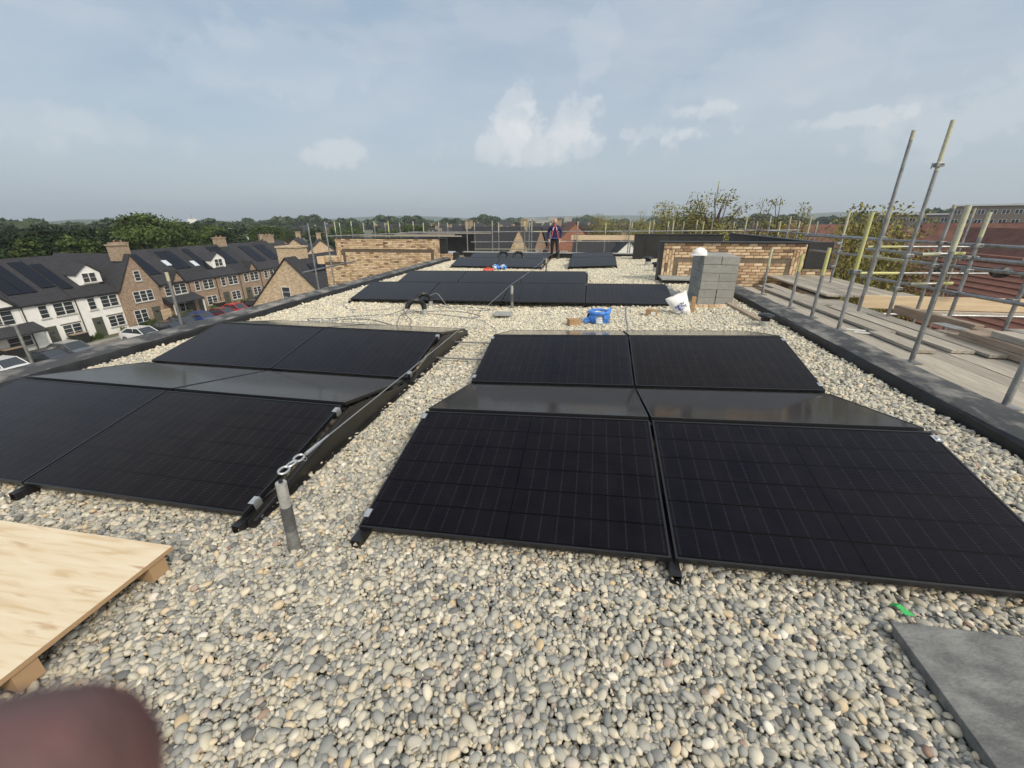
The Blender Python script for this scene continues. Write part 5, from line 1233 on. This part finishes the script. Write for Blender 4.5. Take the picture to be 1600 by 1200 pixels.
# trees on the right between the buildings
spec = [(1040, 322, 52, 'yel', .9), (1063, 306, 46, 'yel', .9), (1090, 318, 50, 'yel', .9), (1078, 330, 44, 'yel', 1.1), (1118, 305, 45, 'thin', 1.2), (1132, 300, 44, 'thin', 1.0), (1135, 338, 40, 'yel', 1.1), (1165, 340, 44, 'yel', 1.2), (1188, 318, 46, 'thin', .8), (1226, 312, 44, 'thin', .9), (1256, 322, 44, 'thin', .7),
        (1215, 350, 46, 'yel', 1.0), (1245, 352, 50, 'yel', 1.0), (1335, 335, 30, 'yel', .8), (1365, 322, 27, 'yel', .75), (1398, 320, 26, 'yel', .75), (1385, 345, 24, 'yel', .7), (1410, 352, 26, 'yel', .7), (1330, 368, 26, 'yel', .7), (1352, 380, 22, 'yel', .6), (935, 336, 95, 'yel', 1.2), (960, 334, 92, 'yel', 1.3), (985, 340, 98, 'yel', 1.1), (1008, 338, 90, 'yel', 1.0), (1022, 342, 70, 'yel', 1.0), (1005, 330, 100, 'thin', 1.0)]
pos = ['left edge of the big clump', 'high left head of the clump', 'third head of the clump', 'low front of the clump', 'tall sparse head left of the tall pole', 'tallest sparse head beside the tall pole', 'below the tallest sparse head', 'wide crown above the black upstand', 'wispy left one of three sparse tops', 'middle one of three sparse tops', 'right one of three sparse tops', 'behind the yellow-tipped poles', 'right behind the yellow-tipped poles', 'left of the tall scaffold poles', 'crown touching the left tallest pole', 'crown between the two tallest poles', 'low between the two tallest poles', 'beside the tiled roof', 'low beside the brick gable end', 'lowest behind the guard rails', 'leftmost of the far group right of the person', 'second of the far group right of the person', 'third of the far group right of the person', 'fourth of the far group right of the person', 'right end of the far group', 'bare-topped in the far group']
for k, (px, py, dist, key, wd) in enumerate(spec):
    p = at_px(px, py-(7 if px < 1280 and px > 1030 else 2), dist); tree(key, p.x, p.y, p.z, wd, ('sparse yellow-green tree, ' if key == 'thin' else 'yellow-green tree, ')+pos[k], 'trees beyond the right scaffold')
# --- far trees and town
far_tr = []
def free(px): return True
for k in range(150):
    px = rnd.uniform(290, 1640); dist = rnd.uniform(330, 900) if k % 3 else rnd.uniform(190, 330)
    if dist < 330 and 400 < px < 760: dist += 180
    top = rnd.uniform(346.5, 352) if dist > 330 else rnd.uniform(350, 359)
    if px > 1450: top -= rnd.uniform(6, 16)
    if 380 < px < 760: top -= 3 if dist > 330 else 0
    p = at_px(px, top, dist); p.z = max(p.z, -1.5)
    tree('far', p.x, p.y, p.z, rnd.uniform(.9, 1.5), 'rounded green tree in the distant tree belt on the skyline', 'distant skyline trees')
# continuous far woodland masses
def woodland(px0, px1, dist, py, label, n=2600, depth=60, leaf=2.0):
    rg_ = np.random.default_rng(int(px0)+int(dist)); P_ = []
    for i in range(n):
        px = rg_.uniform(px0, px1); dd = dist+rg_.uniform(0, depth); hgt = (py - 3.2*math.sin(px*.043) - 2.6*math.sin(px*.117+1) - 1.5*math.sin(px*.31))
        p = at_px(px, hgt, dd); z = GROUND+(p.z-GROUND)*rg_.random()**.45; P_.append((p.x, p.y, z))
    P_ = np.array(P_); n = len(P_); u = rg_.normal(size=(n, 3)); u /= np.linalg.norm(u, axis=1)[:, None]; w = np.cross(u, rg_.normal(size=(n, 3))); w /= np.linalg.norm(w, axis=1)[:, None]; s = leaf*rg_.uniform(.6, 1.3, n)[:, None]; u = u*s; w = w*s*.7
    co = np.stack([P_-u, P_+w, P_+u, P_-w], 1).reshape(-1, 3)
    me = bpy.data.meshes.new('far_woodland'); me.vertices.add(4*n); me.vertices.foreach_set('co', co.astype(np.float32).ravel()); me.loops.add(4*n); me.loops.foreach_set('vertex_index', np.arange(4*n, dtype=np.int32)); me.polygons.add(n); me.polygons.foreach_set('loop_start', np.arange(0, 4*n, 4, dtype=np.int32)); me.update(calc_edges=True); me.materials.append(m_lff)
    o = inst('far_woodland', me); tag(o, label, 'woodland', kind='stuff')
woodland(-100, 420, 420, 350, 'far wooded skyline at the left', 9000, 90, 2.6)
woodland(380, 780, 560, 343, 'far wooded skyline left of the person', 12000, 120, 3.0)
woodland(740, 1100, 800, 344, 'far wooded skyline behind the person', 8000, 150, 3.5)
woodland(1080, 1480, 620, 340, 'far wooded skyline at the right', 9000, 120, 3.0)
woodland(1440, 1700, 480, 331, 'dark wooded rise at the right edge', 9000, 120, 2.6)

# generic houses
def house_proto(W, Lh, eh, rh, wm, rm, chim=True, dorm=False, wins=3, half=False):
    """ridge along local Y; returns list of (name, mesh, loc, children)"""
    out_ = []
    out_.append(('wall', MB().prism([(-W/2, 0), (W/2, 0), (W/2, eh), (0, rh-.1), (-W/2, eh)], -Lh/2, Lh/2, 'Y').mesh('wall', wm), None))
    ov = .35; s = (rh-eh)/(W/2)
    out_.append(('roof', MB().prism([(-W/2-ov, eh-s*ov), (0, rh), (W/2+ov, eh-s*ov), (W/2+ov, eh-s*ov-.12), (0, rh-.12), (-W/2-ov, eh-s*ov-.12)], -Lh/2-.2, Lh/2+.2, 'Y').mesh('roof', rm), None))
    if chim: out_.append(('chimney', MB().box(-.45, .45, Lh/2-1.5, Lh/2-.4, rh-.7, rh+.9).box(-.52, .52, Lh/2-1.57, Lh/2-.33, rh+.9, rh+1.02).mesh('chimney', m_bwc), 'roof'))
    me = MB()
    me.box(-.55, .55, -.04, .0, -.6, .6, m_wf); me.box(-.47, -.05, -.055, -.042, -.52, .52, m_pane); me.box(.05, .47, -.055, -.042, -.52, .52, m_pane); wmesh = me.mesh('window')
    wl = []
    for z in ((1.6, 4.3) if eh > 4 else (1.6,)):
        for i in range(wins):
            y = -Lh/2+Lh*(i+.5)/wins
            wl.append(((W/2+.001, y, z), R_(90))); wl.append(((-W/2-.001, y, z), R_(-90)))
        wl.append(((-W*.2, -Lh/2-.001, z), 0)); wl.append(((W*.2, -Lh/2-.001, z), 0))
    return out_, wmesh, wl
def put_house(pr_, x, y, rz, label, group, z=GROUND, sc=1., name='house', windows=True):
    parts, wm_, wl = pr_; r = empty(name, (x, y, z), rz, label, 'house', group); r.scale = (sc,)*3; d = {}
    for nm, me, par in parts: d[nm] = inst(nm, me, d.get(par) or r)
    if windows:
        for loc, a in wl: inst('window', wm_, r, loc, a)
    return r
HP = dict(dk=house_proto(8.5, 10, 5.0, 8.6, m_bwb, m_tile), dkb=house_proto(8.5, 14, 5.0, 8.6, m_bw, m_tile, wins=4), red=house_proto(9, 11, 5.2, 9.4, m_bwr, m_tilered, chim=False), white=house_proto(7.5, 8, 5.0, 8.6, m_render, m_tile, wins=2), long=house_proto(9, 26, 5.0, 8.8, m_bwr, m_tile, wins=7), steep=house_proto(4.8, 9, 4.0, 9.2, m_bwb, m_tile, wins=2), redl=house_proto(9, 24, 5.2, 9.6, m_bwr, m_tilered, chim=False, wins=7), grey=house_proto(9, 12, 5.2, 9.0, mat('grey_wall', (.35, .34, .33), .9), m_tile))
# near gable house just left of our building
nh = empty('gabled_house', (-28.6, 42.5, GROUND), R_(2), 'buff brick house whose plain gable with one window faces us, left beyond the parapet', 'house')
MB().prism([(-4.5, 0), (4.5, 0), (4.5, 4.1), (0, 8.45), (-4.5, 4.1)], -6, 6, 'Y').build('wall', m_bwb, nh)
rf = MB().prism([(-4.8, 3.75), (0, 8.6), (4.8, 3.75), (4.8, 3.62), (0, 8.46), (-4.8, 3.62)], -6.15, 6.2, 'Y').build('roof', m_tile, nh)
MB().box(-1.9, .3, -4.4, -2.8, 6.5, 9.35).box(-2.0, .4, -4.5, -2.7, 9.352, 9.5).build('chimney', m_bwb, rf)
for i in range(6): o = MB().box(0, .98, 0, 1.65, 0, .05).build('roof_solar_panel', m_pvr, rf); o.location = (.9, -4.2+1.05*i, 7.85-.05); o.rotation_euler = (0, R_(44.5), 0)
o = window(nh, (-.55, -6.001, 5.1), .9, 1.5, 'Y', 1, 3)
# named middle-distance houses
g1 = 'dark roofed houses in the middle distance'
for key, px, py, dist, rz, lb in [
    ('dk', 463, 371, 100, 30, 'brick gabled house with dark roof just left of the scaffold pole beyond the terrace'),
    ('dk', 499, 373, 96, 35, 'brick gabled house with dark roof directly left of the long brick gable'),
    ('dkb', 424, 374, 110, 60, 'dark roofed brick house beyond the chimney of the buff gable'),
    ('steep', 816, 361, 74, 4, 'brick gabled house with chimney framed by the far guard rails left of the person'),
    ('dkb', 783, 354, 92, 80, 'dark roofed house left of the framed brick gable'),
    ('dk', 850, 356, 100, 75, 'dark roofed house directly behind the person'),
    ('red', 893, 354, 95, 10, 'red brown gabled house just right of the person'),
    ('dkb', 925, 352, 98, 85, 'dark roofed house with chimneys above the pale timber beam'),
    ('dk', 975, 352, 104, 80, 'dark roofed house behind the far guard rail, right part'),
    ('dk', 938, 374, 84, 88, 'long dark tiled roof seen under the pale timber beam'),
    ('white', 978, 374, 80, 5, 'white gable end seen under the pale timber beam'),
    ('dk', 757, 368, 96, 20, 'low dark roofed house left of the framed brick gable'),
    ('white', 680, 358, 150, 10, 'small white gable rising above the far boards'),
    ('dkb', 1015, 356, 120, 80, 'dark roofed house before the trees right of the timber beam')]:
    p = at_px(px, py, dist); sc = (p.z-GROUND)/8.6
    put_house(HP[key], p.x, p.y, R_(rz), lb, g1, sc=min(1.25, max(.75, sc)), z=p.z-8.6*min(1.25, max(.75, sc)) if sc < .75 or sc > 1.25 else GROUND)
# red roofs on the right
g2 = 'red roofed houses on the right'
for key, x, y, rz, sc, zr, lb in [('redl', 32, 33, 0, 1, .95, 'long red roof with brick wall at the right edge above the rails'), ('red', 40, 52, 60, 1, 1.2, 'orange red roof slope behind the two tallest poles'), ('redl', 46, 44, 15, 1, 1.25, 'farther red roof ridge at the right edge'), ('red', 29, 60, 85, 1, 1.0, 'red brick house with plain red roof right of the brick gable'), ('red', 33, 44, 80, 1, .6, 'red roof with two skylights behind the scaffold rails'), ('redl', 70, 75, 20, 1, .8, 'dark red roof far right below the wooded rise'), ('red', 25, 85, 80, 1, -.6, 'small red roof peeping between poles above the black upstand'), ('dk', 36, 78, 60, 1, .4, 'grey roofed house left of the plain red roof')]:
    top = 9.6 if key == 'redl' else 9.4 if key == 'red' else 8.6; z = zr-top
    put_house(HP[key], x, y, R_(rz), lb, g2, z=z)
    if z > GROUND+.05:
        pass
# institution building far right
sb = at_px(1470, 323, 215); r = empty('school_building', (sb.x, sb.y, GROUND), R_(-42), 'large pale brick building with rows of windows and flat roofs behind the tallest poles', 'building')
hh = sb.z-GROUND
m_sch = mat('school_brick', (.27, .22, .18), .9, var=.1)
MB().box(-21, 4, 0, 12, 0, hh-2.6).build('wall', m_sch, r); MB().box(4.02, 22, -1, 12, 0, hh).build('wall', m_sch, r)
MB().box(-21.5, 4, -.5, 12.5, hh-2.59, hh-2.1).build('roof', m_render, r); MB().box(3.6, 22.5, -1.6, 12.5, hh+.01, hh+.5).build('roof', m_render, r)
wmesh = HP['dk'][1]
for zf in range(4):
    for i in range(16):
        z = hh-4.2-2.9*zf
        if z < 1: continue
        x = -20+2.75*i; up = x > 4
        inst('window', wmesh, r, (x, -1.01 if up else -.01, z+(2.4 if up else 0)), 0, (1.6, 1, 1.15))
# scattered town
g3 = 'distant houses of the town'
m_wd1 = mat('dull_brick', (.17, .115, .085), .9, rand=.25); m_wd2 = mat('dull_render', (.42, .41, .39), .9, rand=.2)
for k_, (a, b_) in dict(t1=(8.5, 10), t2=(8.5, 16), t3=(8, 24)).items():
    HP[k_] = house_proto(a, b_, 5.0, 8.6, m_wd1, m_tile, chim=k_ == 't2', wins=3)
    HP[k_+'r'] = house_proto(a, b_, 5.0, 8.8, m_wd1, m_tilered, chim=k_ == 't1', wins=3)
HP['t1w'] = house_proto(7, 8, 5.0, 8.4, m_wd2, m_tile, chim=False, wins=2)
for k in range(210):
    px = rnd.uniform(380, 1600) if k % 3 else rnd.uniform(660, 1020); dist = rnd.choice([rnd.uniform(110, 230), rnd.uniform(200, 480)])
    if px < 600 and (dist < 260 or k % 2): continue
    if 1020 < px and dist < 130: continue
    p = at_px(px, 350, dist); key = rnd.choice(['t1', 't2', 't2', 't3', 't3', 't1w'] if px < 1150 else ['t1r', 't2r', 't2', 't3r', 't1w'])
    put_house(HP[key], p.x, p.y, R_(rnd.choice([0, 90, 20, 75, 105])+rnd.uniform(-6, 6)), 'small gabled house among the roofs of the distant town', g3, sc=rnd.uniform(.85, 1.08), windows=dist < 220)
for k in range(70):
    px = rnd.uniform(380, 700) if k % 2 else rnd.uniform(700, 1300); dist = rnd.uniform(130, 300)
    p = at_px(px, rnd.uniform(350, 360) if px < 700 else rnd.uniform(354, 364), dist)
    tree('mid' if k % 3 else 'far', p.x, p.y, max(p.z, -3.5), rnd.uniform(.9, 1.4), 'rounded green tree standing among the middle-distance roofs', 'trees among the distant roofs')
for px, py, dist, w, h_, lb in ((385, 354, 330, 26, 5, 'long low white building before the far trees at left'), (828, 340, 700, 16, 20, 'far grey office block left of the person'), (863, 338, 720, 14, 22, 'far grey office block behind the person'), (888, 338, 720, 12, 22, 'far rounded block right of the person'), (846, 343, 690, 26, 14, 'far low grey block beside the office block')):
    p = at_px(px, py, dist); r = empty('distant_block', (p.x, p.y, GROUND), R_(10), lb, 'building'); H_ = p.z-GROUND
    MB().box(-w/2, w/2, 0, 10, 0, H_-.6).build('wall', m_render if px == 385 else HP['grey'][0][0][1].materials[0], r); MB().box(-w/2-.3, w/2+.3, -.3, 10.3, H_-.59, H_).build('roof', m_pavl, r)
    for i in range(6):
        for j in range(max(1, int((H_-2)/3.4))): inst('window', wmesh, r, (-w/2+w*(i+.5)/6, -.01, H_-2.4-3.4*j), 0, (1.2, 1, 1.1))
tm_ = at_px(299, 340, 900); r = empty('radio_mast', (tm_.x, tm_.y, GROUND), 0, 'thin mast on a white block on the far left skyline', 'mast'); MB().tube([(0, 0, 0), (0, 0, tm_.z-GROUND+5)], .5, 6).build('pole', m_steel, r); MB().box(-6, 6, -3, 3, 0, tm_.z-GROUND-2).build('block', m_render, r)

# near tiled roof at the right, with real courses
nr = empty('tiled_house', (17, 15, GROUND), 0, 'neighbouring house with a large red-brown tiled roof slope under the right scaffold', 'house')
RXr, RZr, EXr, EZr, y0r, y1r = 17.0, .12, 11.3, -4.6, 2.0, 25.5
sl = (RZr-EZr)/(RXr-EXr)
world_part('wall', MB().prism([(EXr+.3, GROUND), (2*RXr-EXr-.3, GROUND), (2*RXr-EXr-.3, EZr), (RXr, RZr-.35), (EXr+.3, EZr)], y0r+.3, y1r-.3, 'Y'), m_bwr, nr)
rfo = world_part('roof', MB().prism([(EXr, EZr-.06), (RXr, RZr-.06), (2*RXr-EXr, EZr-.06), (2*RXr-EXr, EZr-.2), (RXr, RZr-.2), (EXr, EZr-.2)], y0r, y1r, 'Y'), m_dark, nr)
nC = 26; ln = math.hypot(RXr-EXr, RZr-EZr); stp = ln/nC; ux_ = Vector((RXr-EXr, 0, RZr-EZr)).normalized(); nz_ = Vector((-ux_.z, 0, ux_.x))
m_tc = mat('brown_tile_course', (.185, .080, .058), .85, col2=(.245, .115, .085), vscale=1.5, bump=.5, bscale=12, rand=.10, stretch=(1, 4, 1))
for i in range(nC):
    a = Vector((EXr, 0, EZr)) + ux_*(stp*i-.03); c = a + ux_*(stp*1.10)
    prof = [a+nz_*.055, a+nz_*.012, c+nz_*.0, c+nz_*.012]
    b = MB().prism([(p.x, p.z) for p in prof], y0r, y1r, 'Y'); o = b.build('tile_course', m_tc, rfo)
o = MB().tube([(RXr, y0r, RZr+.0), (RXr, y1r, RZr+.0)], .13, 8).build('ridge_tiles', m_tc, rfo, smooth=True)

# ------------------------------------------------------------------ cars, lamps
def carpaint(n, c): return mat(n, c, .28, coat=.8, spec=.5)
def car_proto(kind):
    L_, Wc, H_ = (4.3, 1.78, 1.48) if kind == 'hatch' else (4.0, 1.72, 1.52)
    b = MB(); n = 0
    # body sections along Y (length), each: half width bottom, belt, z
    secs = [(-.5*L_, .72, .42, .62), (-.47*L_, .84, .25, .72), (-.3*L_, .88, .2, .86), (-.1*L_, .89, .2, .92), (.2*L_, .89, .2, .95), (.42*L_, .87, .22, .98), (.49*L_, .80, .3, .88), (.5*L_, .74, .4, .7)]
    for (y, w, zb_, zt_) in secs: b.v += [(-w*.92, y, zb_), (-w, y, (zb_+zt_)/2), (-w*.93, y, zt_), (0, y, zt_+.03), (w*.93, y, zt_), (w, y, (zb_+zt_)/2), (w*.92, y, zb_)]
    for i in range(len(secs)-1):
        for j in range(7): q = i*7; b.f.append((q+j, q+(j+1) % 7, q+7+(j+1) % 7, q+7+j)); b.m.append(0)
    b.f.append(tuple(range(7))); b.f.append(tuple((len(secs)-1)*7+j for j in range(7))); b.m += [0, 0]
    gl = MB(); rf_ = MB()
    cs = [(-.24*L_, .80, .90, 0), (-.08*L_, .66, H_-.06, 1), (.22*L_, .66, H_-.04, 1), (.40*L_, .76, .98, 0)]
    for (y, w, z, t) in cs: gl.v += [(-w, y, z), (w, y, z), (w if t else w, y, z)]
    gl = MB(); a = [(-.80, -.24*L_, .88), (.80, -.24*L_, .88), (.66, -.08*L_, H_-.07), (-.66, -.08*L_, H_-.07), (.66, .24*L_, H_-.07), (-.66, .24*L_, H_-.07), (.78, .42*L_, .96), (-.78, .42*L_, .96)]
    gl.v = a; gl.f = [(0, 1, 2, 3), (3, 2, 4, 5), (5, 4, 6, 7), (1, 6, 4, 2), (0, 3, 5, 7), (0, 7, 6, 1)]; gl.m = [0]*6
    rf_.box(-.63, .63, -.07*L_, .235*L_, H_-.075, H_-.02)
    for s in (-1, 1):
        rf_.tube([(s*.80, -.245*L_, .88), (s*.665, -.08*L_, H_-.06)], .035, 5); rf_.tube([(s*.665, .24*L_, H_-.06), (s*.79, .43*L_, .95)], .06, 5); rf_.tube([(s*.74, .06*L_, .93), (s*.67, .06*L_, H_-.06)], .03, 5); rf_.tube([(s*.665, -.08*L_, H_-.06), (s*.665, .24*L_, H_-.06)], .035, 5)
    wh = MB().tube([(-.1, 0, 0), (.1, 0, 0)], .31, 16); rim = MB().tube([(-.105, 0, 0), (.105, 0, 0)], .2, 10)
    hl = MB().box(-.16, .16, -.03, .03, -.07, .07); 
    return dict(L=L_, body=b, glass=gl, roof=rf_, tyre=wh, rim=rim, light=hl)
m_tyre = mat('tyre', (.012, .012, .012), .8); m_rim = mat('rim', (.4, .4, .42), .35, .7); m_hl = mat('headlight', (.7, .72, .75), .1); m_tl = mat('tail_light', (.5, .02, .02), .2)
CPm = {}
for kd in ('hatch', 'small'):
    c = car_proto(kd); CPm[kd] = (c['L'], c['tyre'].mesh('tyre', m_tyre, True), c['rim'].mesh('rim', m_rim, True), c['light'].mesh('headlight', m_hl), c['glass'].mesh('windows', m_pane), c)
def car(x, y, rz, paint, label, kd='hatch', group='cars parked in front of the terrace'):
    L_, ty, ri, hl, gl, c = CPm[kd]; r = empty('parked_car', (x, y, GROUND+.02), rz, label, 'car', group)
    o = MB(); o.v = c['body'].v; o.f = c['body'].f; o.m = [0]*len(o.f); bd = o.build('body', paint, r, smooth=True, bevel=.02)
    inst('windows', gl, r); o = MB(); o.v = c['roof'].v; o.f = c['roof'].f; o.m = [0]*len(o.f); o.build('roof', paint, r)
    for sx in (-1, 1):
        for yy in (-.31*L_, .31*L_): w_ = inst('wheel', ty, r, (sx*.78, yy, .31)); inst('rim', ri, w_)
        inst('headlight', hl, r, (sx*.6, -.495*L_, .68)); MB().box(sx*.6-.12, sx*.6+.12, .485*L_, .51*L_, .75, .92).build('tail_light', m_tl, r)
pw, pk, pb, prd, pdr, pg = carpaint('paint_white', (.72, .73, .74)), carpaint('paint_black', (.015, .016, .018)), carpaint('paint_blue', (.02, .05, .22)), carpaint('paint_red', (.55, .02, .03)), carpaint('paint_dark_red', (.16, .02, .03)), carpaint('paint_grey', (.10, .11, .12))
A_ = R_(90)
for x, y, a, pt, lb, kd in [(-46.6, 24.4, A_, pw, 'white car at the left edge of the picture', 'hatch'), (-46.7, 27.0, -A_, pk, 'black car next to the white one at the left edge', 'hatch'), (-46.9, 29.3, A_, pg, 'dark grey car in front of the porch at left', 'hatch'),
                                (-46.0, 35.2, A_, pw, 'white car parked before the white dormer house', 'hatch'), (-46.3, 38.0, -A_, pk, 'black car just right of the white one', 'hatch'), (-46.4, 40.4, A_, pk, 'black car before the tall brick gable', 'small'), (-46.3, 42.8, A_, pb, 'blue car beside the pale-tipped scaffold pole', 'small'),
                                (-46.4, 45.4, -A_, pdr, 'dark red car left of the bright red one', 'hatch'), (-46.2, 48.2, A_, prd, 'bright red small car before the brick terrace', 'small'), (-46.4, 51.2, -A_, pk, 'black car right of the bright red one', 'hatch'), (-46.4, 53.8, A_, pb, 'dark blue car left of the farthest white one', 'hatch'), (-46.3, 57.6, A_, pw, 'white car farthest along, beside the buff gable', 'hatch')]:
    car(x, y, a, pt, lb, kd)
# street lamp left
r = empty('street_lamp', (-24.0, 13.4, GROUND), R_(200), 'grey street lamp with short arm at the left edge', 'street lamp')
MB().tube([(0, 0, 0), (0, 0, 3), (0, 0, 7.75)], [.09, .07, .05], 10).build('column', m_steel, r, smooth=True); MB().tube([(0, 0, 7.7), (.5, 0, 7.8), (1.1, 0, 7.82)], .03, 8).build('arm', m_steel, r, smooth=True); MB().box(.9, 1.5, -.1, .1, 7.76, 7.86).build('lantern', m_pavl, r, bevel=.02)
# low hedge plants in front gardens
pm = MB(); rr = random.Random(3)
for i in range(70):
    a = rr.uniform(0, 6.28); q = rr.uniform(0, .3); x, y = q*math.cos(a), q*math.sin(a); h_ = rr.uniform(.3, .75); s = .05
    dx, dy = rr.uniform(-.15, .15), rr.uniform(-.15, .15); pm.poly([(x-s, y, 0), (x+s, y, 0), (x+dx, y+dy, h_)]); pm.poly([(x, y-s, .1), (x, y+s, .1), (x-dx, y+dy, h_*.9)])
pme = pm.mesh('shrub', m_lfm)
for k in range(34):
    y = 30.6+.85*k+rnd.uniform(-.2, .2)
    if any(abs(y-d_) < .8 for d_ in (31.45, 35.7, 41.9, 48.0)): continue
    o = inst('garden_shrub', pme, None, (-51.3+rnd.uniform(-.3, .3), y, GROUND+.08), rnd.uniform(0, 6), rnd.uniform(.8, 1.5)); tag(o, 'small upright green shrub in the front garden strip of the terrace', 'shrub', 'front garden shrubs')

# ------------------------------------------------------------------ the photographer's hand: a fingertip strays into the lens
m_fing = mat('finger_skin', (.105, .062, .058), .5, col2=(.17, .078, .076), vscale=110, bump=.1, bscale=300)
hc = Vector((0, 0, CAMH)) + .036*(cF + cR*((222-800)/FPX) - cU*((1203-600)/FPX))
hn = empty('hand', hc, 0, "blurred reddish-brown fingertip of the photographer intruding at the bottom left corner", 'hand')
fd = (-cR*.93 - cU*.30 - cF*.12).normalized()      # from tip towards the knuckle
side = fd.cross(cF).normalized()
bend = (fd - cF*.55).normalized(); b2 = (bend - cF*.5 - cU*.2).normalized()
V = [Vector((0, 0, 0)), fd*.012, fd*.026]; V.append(V[-1]+bend*.026); V.append(V[-1]+b2*.045); palm = V[-1]+b2*.035; V.append(palm); wr = palm + b2*.055; V.append(wr)
Eg = [(0, 1), (1, 2), (2, 3), (3, 4), (4, 5), (5, 6)]; Rd = [(.0094, .0094), (.0108, .0108), (.0104, .0104), (.0088, .0088), (.0095, .0095), (.022, .016), (.024, .018)]
for k, (sg, ln_) in enumerate(((1, .94), (2, .86), (3, .68))):
    kn = palm - side*.019*sg - b2*.02; V.append(kn); i0 = len(V)-1; Eg.append((5, i0)); Rd.append((.0105, .0105))
    p = kn; dd = (-b2 + cF*-.35).normalized()
    for s_, r_ in ((.040*ln_, .0088), (.026*ln_, .0082), (.02*ln_, .0070)):
        p = p + dd*s_; dd = (dd - cF*.55 - cU*.25).normalized(); V.append(p); Eg.append((len(V)-2, len(V)-1)); Rd.append((r_, r_))
th = palm + side*.022 + b2*.02; V.append(th); Eg.append((5, len(V)-1)); Rd.append((.0125, .0125))
V.append(th + side*.022 - b2*.022 - cF*.012); Eg.append((len(V)-2, len(V)-1)); Rd.append((.0105, .0105)); V.append(V[-1] - b2*.026 - cF*.012); Eg.append((len(V)-2, len(V)-1)); Rd.append((.0090, .0090))
skin_obj('skin', V, Eg, Rd, m_fing, hn, 2, root=5)

# ------------------------------------------------------------------ haze
HAZE = .00026
if HAZE:
    hb = MB().box(-4900, 4900, -1400, 6400, GROUND-3, 115).build('haze'); hb['kind'] = 'stuff'; hb['label'] = 'thin blue-grey haze over the distant town'; hb['category'] = 'haze'
    mh = bpy.data.materials.new('haze'); mh.use_nodes = True; t = mh.node_tree; t.nodes.remove(t.nodes['Principled BSDF']); pv = t.nodes.new('ShaderNodeVolumePrincipled')
    pv.inputs['Density'].default_value = HAZE; pv.inputs['Color'].default_value = (.84, .92, 1, 1); pv.inputs['Anisotropy'].default_value = .2; t.links.new(pv.outputs[0], t.nodes['Material Output'].inputs['Volume']); hb.data.materials.append(mh)
print('objects', len(bpy.data.objects))
